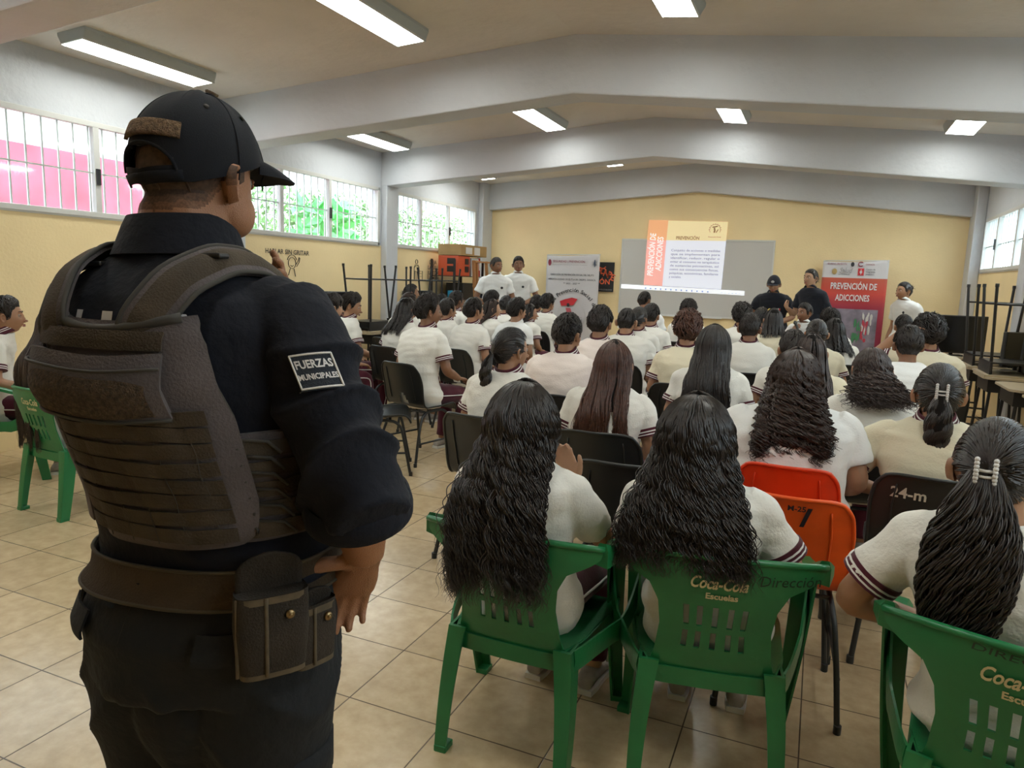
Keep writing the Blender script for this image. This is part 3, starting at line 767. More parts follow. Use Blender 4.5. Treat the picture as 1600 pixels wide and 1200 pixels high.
ARM = {  # elbow and wrist for the right arm (x>0), z above the seat, y forward
    'lap': ((.225, .02, .265), (.105, .22, .175), (-.2, .9, -.25), (0.1, 0.1, -1)),
    'knee': ((.235, .06, .275), (.14, .31, .19), (-.1, 1, -.2), (0, 0, -1)),
    'crossed': ((.225, .10, .29), (.02, .22, .30), (-1, .1, 0.05), (0, -1, 0)),
    'side': ((.265, -.02, .27), (.20, .20, .24), (-.4, .9, .1), (0.2, 0, -1)),
    'elbow_out': ((.33, .02, .285), (.16, .18, .20), (-.7, .7, 0), (0, 0, -1)),
    'chin': ((.22, .16, .27), (.10, .15, .47), (-.3, -.1, .9), (0, -1, 0)),
    'head': ((.335, .10, .53), (.17, -.02, .735), (-.9, -.25, .15), (0, 0, -1)),
    'clasp': ((.265, .02, .265), (.05, .19, .16), (-.95, .25, -.1), (0, -1, -.2)),
    'hips': ((.34, -.04, .26), (.17, .05, .08), (-.3, .5, -.6), (-1, 0, 0)),
    'hang': ((.235, -.02, .24), (.225, .06, .0), (0, .15, -1), (-1, 0, 0)),
    'hold': ((.23, .04, .25), (.22, .24, .33), (-.1, .6, .5), (-1, 0, 0)),
    'mic': ((.23, .06, .27), (.10, .20, .46), (-.5, .1, .6), (-.5, -.5, 0)),
}
def limb(P, r0, n=5):
    """polyline joints -> smooth path with interpolated radii"""
    P = [np.array(p, float) for p in P]; out = []; rr = []
    for i in range(len(P)-1):
        for k in range(n):
            t = k/n; out.append(P[i]*(1-t)+P[i+1]*t); rr.append(r0[i]*(1-t)+r0[i+1]*t)
    out.append(P[-1]); rr.append(r0[-1])
    o = np.array(out)
    for _ in range(2): o[1:-1] = (o[:-2]+2*o[1:-1]+o[2:])/4
    return o, rr

def Zrot(a): return Matrix.Rotation(a, 4, 'Z')
FACE = {}
def build_person(name, loc, rz, label, top=1.20, wid=1.0, lean=0.02, slump=1.0, yaw=0.0, nod=0.0, tilt=0.0, arms=('lap', 'lap'), skin='tan',
                 shirt=POLO, trousers=MAROON, hair=None, hcol='black', collar='band', near=False, legs=0.0, group=None, vox=None, shoe=SHOE, pipe=True, legx=0.0, side=0.0, cuffs=True, trousers_name='track_trousers', shirt_name='polo_shirt', stand=False, seat=None):
    SEAT = globals()['SEAT'] if seat is None else seat
    t = empty(name, loc, rz, label, 'person', group)
    s = (top-SEAT)/0.805; vox = vox or (0.0085 if near else 0.0125)
    def zz(z): return SEAT+z*s
    sh = []
    rr = []
    for z, w, df, db in TORSO:
        rr.append(ring((side*z*s, spine(z, lean, slump), zz(z)), w*wid, df*(0.6+0.4*wid), db*(0.6+0.4*wid), 28, 2.4))
    tor = G(); tor.loft(rr)
    ny = spine(0.60, lean, slump); hy = ny+0.022+0.03*lean; hc = Vector((side*.694*s, hy, zz(0.694)))
    HM = Matrix.Translation(hc) @ Zrot(-yaw) @ Matrix.Rotation(-nod, 4, 'X') @ Matrix.Rotation(tilt, 4, 'Y')
    # body
    b = G(); b.merge(tor, Matrix.Translation((0, spine(.3, lean, slump)*0.12, SEAT*0.12)) @ Matrix.Diagonal((.88, .88, .88, 1)).to_4x4())
    b.tube([(side*.53*s, ny-0.015, zz(.53)), (side*.6*s, ny-0.004, zz(.60)), (side*.66*s, hy-0.018, zz(.66)), (side*.7*s, hy-0.02, zz(.70))], [.062, .053, .052, .05], 14)
    b.merge(head_g(40, 28), HM)
    sleeves = G(); cuffl = []; hands = G()
    for sd in (1, -1):
        el, wr, hd, pm = ARM[arms[0 if sd > 0 else 1]]
        sx = lambda p: np.array([sd*p[0]*(wid*0.6+0.4)+side*p[2]*s, p[1]+spine(p[2], lean, slump)*0.7, zz(p[2])])
        S0 = np.array([sd*0.150*wid+side*.512*s, spine(.52, lean, slump), zz(.512)])
        E, W = sx(el), sx(wr)
        P, q = limb([S0, (S0+E)/2, E, (E+W)/2, W], [.045, .043, .038, .035, .025])
        b.tube(P, np.array(q)*(0.5+0.5*wid), 10)
        H = hand_g(sd, 0.45, 0.08, 0.165 if near else 0.17, 6)
        hands.merge(H, hand_frame(W, (sd*hd[0], hd[1], hd[2]), (sd*pm[0], pm[1], pm[2])))
        # sleeve down the upper arm, slightly flared, its hem a step
        Sv = S0+np.array([-sd*0.03*wid, 0, 0.0]); end = S0+(E-S0)*0.66
        P2, q2 = limb([Sv, S0+(E-S0)*0.12, S0+(E-S0)*0.4, end], [.060, .066, .062, .064], 4)
        sleeves.tube(P2, np.array(q2)*(0.45+0.55*wid), 16)
        u = (P2[-1]-P2[-3]); u /= np.linalg.norm(u); rw = .0655*(0.45+0.55*wid)
        cuff = G(); cuffl.append(cuff)
        for k, (a0, a1, mm) in enumerate(((-.030, -.018, 0), (-.018, -.012, 1), (-.012, -.004, 0), (-.004, .001, 1), (.001, .008, 0))):
            cuff.tube([P2[-1]+u*a0, P2[-1]+u*a1], [rw+.0035, rw+.0040], 18, mm)
    hips = []
    lg = G(); pip = []; shoes = []
    for sd in (1, -1):
        hx = sd*0.085*wid+legx*0.3
        K = np.array([sd*(0.10+0.05*legs)+legx, 0.40, SEAT+0.055]); A = np.array([sd*(0.10+0.03*legs)+legx*1.1, 0.40+0.02*sd*legs-0.02, 0.10])
        Hp = np.array([hx, 0.02, SEAT+0.085])
        if stand:
            K = np.array([sd*0.10, 0.02, SEAT*0.56]); A = np.array([sd*0.11, -0.02, 0.10]); Hp = np.array([sd*.082*wid, 0.0, SEAT+0.06])
        P, q = limb([Hp, (Hp+K)/2, K, (K+A)/2+[0, -0.01 if stand else 0.02, 0], A], [.088*wid, .080*wid, .064, .060, .054], 5)
        lg.tube(P, q, 14); b.tube(P, np.array(q)*.70, 10)
        b.tube([A+[0, 0, 0.05], A+[0, 0, -0.03]], [.036, .034], 10)
        o = np.array([sd*0.8, 0, 0.25]); pp = P+np.array([sd*1.0, 0, 0.0])*np.array(q)[:, None]*0.99
        pg_ = G(); pg_.tube(pp, 0.0042, 6); pip.append(pg_)
        shoes.append(A)
    b.merge(hands)
    ex = G(); ex.merge(FACE['bits'], HM); e2 = G(); ear(e2, 1); ear(e2, -1); ex.merge(e2, HM)
    me = remesh(b, 'body', 0.0068 if near else (vox*0.8), 1, extra=ex)
    link('body', me, [SKIN[skin], EYEW, EYED, LIP, BROW], t)
    # shirt
    sg = G(); inf = [(z, w+.010, df+.012, db+.010) for z, w, df, db in TORSO[:-1]]
    rr = [ring((side*z*s, spine(z, lean, slump), zz(z) if z > 0 else zz(-0.01)), w*wid*(1.04 if z < .3 else 1), df*(0.55+0.5*wid), db*(0.6+0.42*wid), 28, 2.4) for z, w, df, db in inf]
    sg.loft(rr); sg.merge(sleeves)
    seed = (loc[0]*13.7+loc[1]*7.1) % 97
    def wr_(V, N):
        d = nse(V*[1, 1, 1.6], 3.2, seed)*0.0050+nse(V*[0.8, 1, 2.2], 6.5, seed+3)*0.0026
        q = V[:, 2]*34+V[:, 0]*9*np.sign(np.sin(seed))+2.6*nse(V, 1.6, seed)
        fold = (np.abs(np.sin(q*0.5))**3)*(np.clip((0.36*s+SEAT-V[:, 2])/0.2, 0, 1)*0.011+np.clip((np.abs(V[:, 0])-0.13)/0.06, 0, 1)*0.006)
        return V+N*(d+fold)[:, None]
    shm = link('s', remesh(sg, shirt_name, vox, 3, wr_), [shirt], t); shm.name = shirt_name
    if collar:
        cg = G(); zc = zz(.588)
        bands = ((-.020, .004, 0), (.004, .009, 1), (.009, .017, 0), (.017, .022, 1), (.022, .034, 0)) if collar == 'band' else ((-.016, .020, 0),)
        for a0, a1, mm in bands:
            cg.loft([ring((side*.588*s, ny-0.006, zc+a0), .079-a0*0.50, .070-a0*.4, .074-a0*.5, 28, 2.1, 0.45), ring((side*.588*s, ny-0.006, zc+a1), .079-a1*0.50, .070-a1*.4, .074-a1*.5, 28, 2.1, 0.45)], mm, caps=False)
        c = G(); P0 = cg
        col_ = cg.obj('collar', [MARK, PIPE] if collar == 'band' else [shirt, shirt], shm, True)
        sm = col_.modifiers.new('thick', 'SOLIDIFY'); sm.thickness = 0.004; sm.offset = 0
    for cuff in cuffl if cuffs else ():
        cuff.obj('cuff', [MARK, PIPE], shm, True, split=40)
    # trousers
    pg = G(); pg.merge(lg)
    pg.loft([ring((0, 0.0, SEAT-0.005), .15*wid, .12, .12, 24), ring((0, 0, SEAT+.05), .168*wid, .12, .125, 24), ring((0, 0, SEAT+.13), .150*wid, .105, .112, 24)])
    tr = link('t', remesh(pg, trousers_name, 0.013, 2, lambda V, N: V+N*(nse(V*[1, .6, 1], 7, seed)*0.003)[:, None]), [trousers], t); tr.name = trousers_name
    for pg_ in pip if pipe else (): pg_.obj('piping', [PIPE], tr, True)
    for A in shoes:
        o = bpy.data.objects.new('shoe', SHOE_ME); col.objects.link(o); o.parent = t; o.location = (A[0], A[1], 0)
        if shoe is not SHOE: o.data = SHOE_ME2
    if hair:
        ho = bpy.data.objects.new('hair', hair[0] if isinstance(hair, tuple) else hair); col.objects.link(ho); ho.parent = t; ho.matrix_local = HM
        if isinstance(hair, tuple):
            for nm, me in hair[1:]:
                k = bpy.data.objects.new(nm, me); col.objects.link(k); k.parent = ho
    return t, HM

def shoe_mesh(name, m1):
    g = G(); rr = []
    for y, w, h in ((-.085, .026, .05), (-.07, .034, .075), (-.02, .036, .085), (.03, .037, .070), (.08, .042, .052), (.13, .038, .042), (.155, .02, .03)):
        a = np.linspace(0, 2*PI, 14, endpoint=False)
        rr.append(np.stack([w*np.cos(a), np.full(14, y), np.maximum(0.014, 0.014+(h-0.014)*(0.5+0.5*np.sin(a))**0.8)], -1))
    g.loft(rr)
    for y0, y1, w0, w1 in ((-.09, .02, .038, .038), (.02, .158, .038, .040)): pass
    out = [(-.03, -.092), (.03, -.092), (.037, -.04), (.038, .03), (.044, .08), (.040, .13), (.022, .162), (-.022, .162), (-.040, .13), (-.044, .08), (-.038, .03), (-.037, -.04)]
    g.prism(out, 2, 0.0, 0.02, 1)
    me = g.mesh(name, True, split=50); me.materials.append(m1); me.materials.append(SOLE)
    return me
SHOE_ME = shoe_mesh('shoe', SHOE); SHOE_ME2 = shoe_mesh('shoe', SHOEB)
FACE['bits'] = face_bits()

# ------------------------------------------------------------------ hair
def scalp(az, el, th):
    """point th above the skin"""
    P = head_surface(az, el); e = 1e-3
    n = P*np.array([1/.0745**2, 1/.097**2, 1/.115**2]); n /= np.linalg.norm(n, axis=-1, keepdims=True)
    return P+n*np.asarray(th)[..., None]
def hairline(az):
    a = np.abs(np.degrees(az))
    return np.radians(np.interp(a, [0, 40, 62, 70, 84, 95, 104, 112, 135, 180], [40, 36, 26, 2, -4, 18, 14, -12, -34, -38]))
def strands(g, P, rad, sides=3, m=0):
    """many strands at once: P is (n,k,3), rad (k,) or (n,k)"""
    n, k, _ = P.shape; T = np.gradient(P, axis=1); T /= np.linalg.norm(T, axis=2, keepdims=True)+1e-9
    ref = np.zeros_like(T); ref[..., 0] = 1.0; bad = np.abs(T[..., 0]) > 0.9; ref[bad] = (0, 1, 0)
    U = np.cross(ref, T); U /= np.linalg.norm(U, axis=2, keepdims=True)+1e-9; W = np.cross(T, U)
    rad = np.broadcast_to(rad, (n, k))
    a = np.arange(sides)*2*PI/sides
    V = P[:, :, None, :]+rad[:, :, None, None]*(np.cos(a)[None, None, :, None]*U[:, :, None, :]+np.sin(a)[None, None, :, None]*W[:, :, None, :])
    V = V.reshape(-1, 3)
    i = np.arange(n)[:, None, None]*k*sides; j = np.arange(k-1)[None, :, None]*sides; c = np.arange(sides)[None, None, :]; c2 = (c+1) % sides
    F = np.stack([i+j+c, i+j+c2, i+j+sides+c2, i+j+sides+c], -1).reshape(-1, 4)
    g.add(V, F.tolist(), m); return g
SCALP = mat('dark_hair_roots', (0.010, 0.008, 0.007), 0.8, spec=0.1)
def hmesh(g, name='hair', c='black', extra=()):
    me = g.mesh(name, True, recalc=False)
    me.materials.append(HAIR[c]); me.materials.append(SCALP)
    for e in extra: me.materials.append(e)
    return me
def short_hair(seed=0, c='black', vol=0.022, n=1100, fade=0.5, messy=1.0, curly=0.0, fringe=0):
    """cropped boy's hair: a lumpy cap tapering to the neck, combed over with short locks"""
    r = np.random.RandomState(seed); g = G(); na, ne = 56, 22; V = []; F = []
    az = np.linspace(-PI, PI, na, endpoint=False); hl = hairline(az)
    if fringe: hl = np.where(np.abs(az) < 1.0, hl-0.35*fringe, hl)
    out = np.zeros((ne+1, na, 3)); inn = out.copy()
    for i in range(ne+1):
        t = i/ne; el = PI/2+(hl-PI/2)*t
        d = np.stack([np.sin(az)*np.cos(el), np.cos(az)*np.cos(el), np.sin(el)], -1)
        lump = nse(d, 1.3, seed)*0.16+nse(d, 3.6, seed+2)*0.10*messy
        th = vol*(1-fade*t**1.5)*(1+lump)*np.clip((1-t)*5, 0.10, 1)
        out[i] = scalp(az, el, th+0.001); inn[i] = scalp(az, el, np.full(na, -0.004))
    P = np.concatenate([out, inn[::-1][:1], inn[::-1][1:]]).reshape(-1, 3)
    k = 2*(ne+1)
    for i in range(k-1):
        for j in range(na): F.append((i*na+j, (i+1)*na+j, (i+1)*na+(j+1) % na, i*na+(j+1) % na))
    g.add(P, F, 1)
    # locks radiating from the crown whorl
    a0 = r.uniform(-PI, PI, n); t0 = r.beta(1.6, 1.3, n)*0.95; K = 5; pts = np.zeros((n, K, 3))
    ln = r.uniform(.16, .30, n)
    for q in range(K):
        f = q/(K-1); t = np.clip(t0+ln*f, 0, 1.06); a = a0+0.35*f*messy*np.sin(a0*3+seed)+r.normal(size=n)*0.04*messy
        el = PI/2+(hairline(a)-(0.35*fringe if fringe else 0)*(np.abs(a) < 1.0)-PI/2)*t
        th = vol*(1-fade*t**1.5)*np.clip((1-t)*5, 0.12, 1)*(1.0+0.22*math.sin(PI*f)+0.16*messy*r.normal(size=n)*f)
        pts[:, q] = scalp(a, el, th+0.0015)
        if curly: pts[:, q] += r.normal(size=(n, 3))*0.007*curly*f
    strands(g, pts, np.array([.0018, .0028, .0028, .0020, .0004])*(1+0.5*curly), 3)
    return hmesh(g, 'hair', c)

def long_hair(seed=0, c='black', L=0.42, n=1100, vol=0.030, wave=0.0, wlen=0.05, spread=0.35, rad=0.0018, K=34, zsh=-0.155, yb=-0.185, side=112, fray=0.01, maxw=0.15, shell=True, ends=0.25, grow=2.0, tip=None, freel=0.15, lenf=None, clump=0.7):
    """long hair parted on top, running down the back; wave = amplitude of the curl"""
    r = np.random.RandomState(seed); g = G()
    nc = max(30, n//14); ca = r.uniform(-1, 1, nc); cph = r.uniform(0, 2*PI, nc); cl = r.uniform(.8, 1.25, nc); cd = r.uniform(-1, 1, (nc, 2))
    ci = r.randint(0, nc, n)
    phi = np.radians(side)*np.clip(ca[ci]+r.normal(size=n)*0.05, -1, 1)          # 0 = straight back, + right side
    lay = np.clip(r.uniform(0, 1, nc)[ci]**0.7+r.normal(size=n)*.08, 0, 1)
    az = PI-phi                                                                  # head_surface azimuth
    k1 = int(K*0.36); P = np.zeros((n, K, 3))
    for q in range(k1):
        f = q/(k1-1); el = R(86)-(R(86)+R(12))*f
        P[:, q] = scalp(az+0.0*f, el, vol*(0.45+0.55*f)*(0.5+0.5*lay)*(1.0-0.25*(1-f)**4))
        P[:, q] += (r.normal(size=(n, 3))*0.0006)
    p0 = P[:, k1-1].copy(); Ls = L*cl[ci]*(1-ends*r.uniform(0, 1, n)**2)
    if lenf is not None: Ls = Ls*lenf(phi)
    Ls = np.minimum(Ls, L*1.08)
    ztop = p0[:, 2]
    for q in range(k1, K):
        f = (q-k1+1)/(K-k1); z = ztop-Ls*f
        dn = np.clip((0.0-z)/0.20, 0, 1)
        sx = p0[:, 0]*(1+spread*f)+cd[ci, 0]*0.02*f
        sx = np.clip(sx, -maxw, maxw)+np.where(np.abs(sx) > maxw, np.sign(sx)*0.012*r.uniform(0, 1, n), 0)
        yt = yb-0.035*lay-0.012-cd[ci, 1]*0.006*f+0.25*np.abs(sx)**1.5
        y = p0[:, 1]*(1-dn**1.3)+np.minimum(p0[:, 1]*0+yt, yt)*dn**1.3
        P[:, q] = np.stack([sx, y, z], -1)
    for _ in range(3): P[:, 2:-1] = (P[:, 1:-2]+2*P[:, 2:-1]+P[:, 3:])/4
    M_ = np.zeros((nc, K, 3)); cnt = np.maximum(1, np.bincount(ci, minlength=nc))[:, None, None]; np.add.at(M_, ci, P); M_ /= cnt
    tp = clump*np.linspace(0, 1, K)[None, :, None]**1.2; P = P*(1-tp)+M_[ci]*tp; p0 = P[:, k1-1]
    # waves
    s = np.linspace(0, 1, K)[None, :]; amp = wave*np.clip(s*grow-0.25, 0, 1)*(0.75+0.5*r.uniform(0, 1, (n, 1)))
    wl_ = wlen*(0.85+0.35*r.uniform(0, 1, (nc, 1)))[ci]
    arc = np.concatenate([np.zeros((n, 1)), np.cumsum(np.linalg.norm(np.diff(P, axis=1), axis=2), 1)], 1)
    ph = cph[ci][:, None]+r.normal(size=(n, 1))*freel+2*PI*arc/wl_
    P[:, :, 0] += amp*np.cos(ph); P[:, :, 1] += amp*0.7*np.sin(ph)-np.abs(amp)*0.4
    P[:, :, 0] += fray*np.cumsum(r.normal(size=(n, K)), 1)*s**2*0.22
    hd = np.linalg.norm(P/np.array([.0745, .097, .115]), axis=2)
    rr = rad*np.interp(np.linspace(0, 1, K), [0, .1, .75, 1], [.7, 1, .9, .15])
    strands(g, P, rr, 3)
    # the front, from the parting down to the temples
    fa = np.linspace(-R(80), R(80), 25); Q = np.array([[scalp(np.array(a_), np.array(R(88)+(hairline(np.array(a_))-R(88))*v), np.array(vol*(.42-.20*v)+.001)) for v in np.linspace(0, 1, 9)] for a_ in fa]); g.slab(Q, .005, m=1)
    nf = max(60, n//6); a0 = r.uniform(R(4), R(84), nf)*r.choice([-1, 1], nf); PF = np.zeros((nf, 8, 3)); t1 = r.uniform(.55, 1.0, nf)
    for q in range(8):
        f = q/7; aa = a0*(.55+.45*f)+np.sign(a0)*R(24)*f; el = R(86)+(hairline(aa)-R(86))*f*t1; PF[:, q] = scalp(aa, el, vol*(.50-.15*f)*(.85+.3*r.uniform(0, 1, nf)))
    strands(g, PF, rad*1.3*np.array([.7, 1, 1, 1, 1, 1, .8, .2]), 3)
    if shell:   # dark mass under the locks
        na = 30; phs = np.radians(side)*np.linspace(-1, 1, na); A = []
        for el in np.linspace(R(88), R(-12), 12): A.append(scalp(PI-phs, np.full(na, el), np.full(na, vol*0.22)))
        base = A[-1]
        for f in np.linspace(0.08, 0.80, 9):
            z = base[:, 2]-L*f; dn = np.clip((0.02-z)/0.20, 0, 1)**1.3
            x = np.clip(base[:, 0]*(1+spread*f*0.6), -maxw*0.85, maxw*0.85)*(1-0.15*f)
            yt = yb-0.012+0.25*np.abs(x)**1.5
            A.append(np.stack([x, base[:, 1]*(1-dn)+yt*dn, z], -1))
        A = np.array(A); th = np.full(A.shape[:2], 0.012); g.slab(A, th, m=1, m2=1)
    return hmesh(g, 'hair', c)

def tied_hair(seed=0, c='black', kind='pony', L=0.22, n=420, vol=0.014, tz=-0.01, wave=0.004, wlen=0.07, tx=0.0, width=0.030, claw=False, tie=None, fringe=0.0, K2=16):
    """hair pulled back to a tie (pony tail) or a bun"""
    r = np.random.RandomState(seed); g = G(); na, ne = 56, 20
    az = np.linspace(-PI, PI, na, endpoint=False); hl = hairline(az); hl = np.where(np.abs(az) > 1.9, hl+0.12, hl)
    out = []; 
    for i in range(ne+1):
        t = i/ne; el = PI/2+(hl-PI/2)*t
        th = vol*np.clip((1-t)*4, 0.15, 1)*(1-0.3*t)
        out.append(scalp(az, el, th))
    inn = [scalp(az, hl, np.full(na, -0.004))]
    P = np.concatenate(out+inn); F = []
    for i in range(ne+1):
        for j in range(na): F.append((i*na+j, (i+1)*na+j, (i+1)*na+(j+1) % na, i*na+(j+1) % na))
    g.add(P, F)
    knot = np.array([tx, -0.099-vol-0.012, tz])
    if kind == 'bun': knot = np.array([tx, -0.085, tz])
    # strands drawn from the hairline over the skull to the knot
    a = r.uniform(-PI, PI, n); hl2 = hairline(a); t0 = r.uniform(0.0, 1.0, n); K = 9
    p0 = np.stack([np.sin(a)*np.cos(hl2), np.cos(a)*np.cos(hl2), np.sin(hl2)], -1)
    kd = knot/np.linalg.norm(knot); P = np.zeros((n, K, 3))
    st = 0.75*r.uniform(0, 1, n)**1.5
    for q in range(K):
        f = st+(1-st)*q/(K-1); d = p0*(1-f)[:, None]+kd*f[:, None]*1.0+np.array([0, 0, 1])*(0.55*np.sin(PI*f)*(p0[:, 2] > -0.3))[:, None]*np.clip(p0[:, 1], 0, 1)[:, None]
        d /= np.linalg.norm(d, axis=1, keepdims=True)
        A = np.arctan2(d[:, 0], d[:, 1]); E = np.arcsin(np.clip(d[:, 2], -1, 1))
        P[:, q] = scalp(A, E, vol*(0.75+0.25*r.uniform(0, 1, n))+0.001+0.0*f)
    strands(g, P, np.array([.0010, .0022, .0025, .0025, .0025, .0025, .0025, .0022, .0012]), 3)
    parts = []
    if kind == 'pony':
        m = max(260, int(n*.95)); K = K2; Q = np.zeros((m, K, 3)); o = r.normal(size=(m, 2)); o /= np.maximum(1, np.linalg.norm(o, axis=1, keepdims=True)/1.2)
        Ls = L*(1-0.22*r.uniform(0, 1, m)**2); phs = (r.uniform(0, 2*PI, 40)[r.randint(0, 40, m)])*(.35 if width < .05 else 1)+o[:, 0]
        for q in range(K):
            f = q/(K-1); w = width*(0.35+0.75*math.sin(min(1, f*1.7)*PI/2))*(1-0.45*max(0, f-0.6)/0.4)
            back = knot[1]-0.028*math.sin(min(1, f*2.2)*PI/2)*1.0
            yy = back*(1)+np.minimum(0, (-0.155-back))*min(1, f*1.4)*0+o[:, 1]*w*0.55
            Q[:, q] = np.stack([knot[0]+o[:, 0]*w+tx*0.6*f, yy-0.012*f, knot[2]-Ls*f+0.012*math.sin(f*PI)*0], -1)
            Q[:, q, 0] += wave*np.sin(2*PI*Ls*f/wlen+phs)*min(1, f*3)
            Q[:, q, 1] += wave*np.cos(2*PI*Ls*f/wlen+phs)*min(1, f*3)
        strands(g, Q, (0.0028 if width < .05 else .0023)*np.interp(np.linspace(0, 1, K), [0, .1, .8, 1], [.8, 1, .9, .2]), 4)
        cr = [(knot[0]+tx*0.6*f, knot[1]-0.028*math.sin(min(1, f*2.2)*PI/2)-0.012*f, knot[2]-L*0.86*f) for f in np.linspace(0, 1, 9)]
        g.tube(cr, [width*(0.35+0.55*math.sin(min(1, f*1.7)*PI/2))*(1-0.75*max(0, f-0.6)/0.4)*(1 if width < .05 else .62) for f in np.linspace(0, 1, 9)], 10, 1)
    else:
        for k in range(26):
            a0 = r.uniform(0, 2*PI); tl = r.uniform(-.7, .7); rr = 0.026*r.uniform(.7, 1.0)
            T = np.linspace(0, 2*PI*0.9, 14)
            q = np.stack([rr*np.cos(T+a0), 0.5*rr*np.sin(T*1.0+tl)*0.6, rr*np.sin(T+a0)], -1)+knot+[0, -0.022, 0.0]
            g.tube(q, 0.0065, 5)
        g.ball(knot+[0, -0.018, 0], (0.026, 0.022, 0.026))
        for k in range(40):
            d = r.normal(size=3); d /= np.linalg.norm(d); g.tube([knot+[0, -.02, 0]+d*0.02, knot+[0, -.022, 0]+d*0.04, knot+[0, -.024, -0.008]+d*0.055], [.0016, .0012, .0004], 3)
    me = hmesh(g, 'hair', c)
    ex = []
    if claw:
        cg = G(); kz = knot+[0, -0.012, 0.0]
        for sx in (-1, 1):
            for j in range(9):
                z = 0.030-j*0.0085; cg.ball(kz+[sx*0.018, -0.008-0.004*math.sin(j/8*PI), z], (0.0058, 0.0058, 0.0062), 0, 8, 6)
            cg.tube([kz+[sx*0.018, 0.0, 0.03], kz+[sx*0.018, -0.004, 0], kz+[sx*0.018, 0, -0.038]], 0.004, 6)
        for z in (-0.008, 0.006): cg.tube([kz+[-0.018, -0.006, z], kz+[0, -0.014, z], kz+[0.018, -0.006, z]], 0.0035, 6)
        mm = cg.mesh('hair_claw', True); mm.materials.append(CLAW); ex.append(('hair_claw', mm))
    if tie:
        cg = G(); T = np.linspace(0, 2*PI, 24); cg.tube(np.stack([knot[0]+0.015*np.cos(T), np.full(24, knot[1]-0.002), knot[2]+0.015*np.sin(T)], -1), 0.006, 8)
        mm = cg.mesh('hair_tie', True); mm.materials.append(tie); ex.append(('hair_tie', mm))
    return (me, *ex) if ex else me
CLAW = mat('pearly_hair_clip', (0.62, 0.60, 0.58), 0.25)
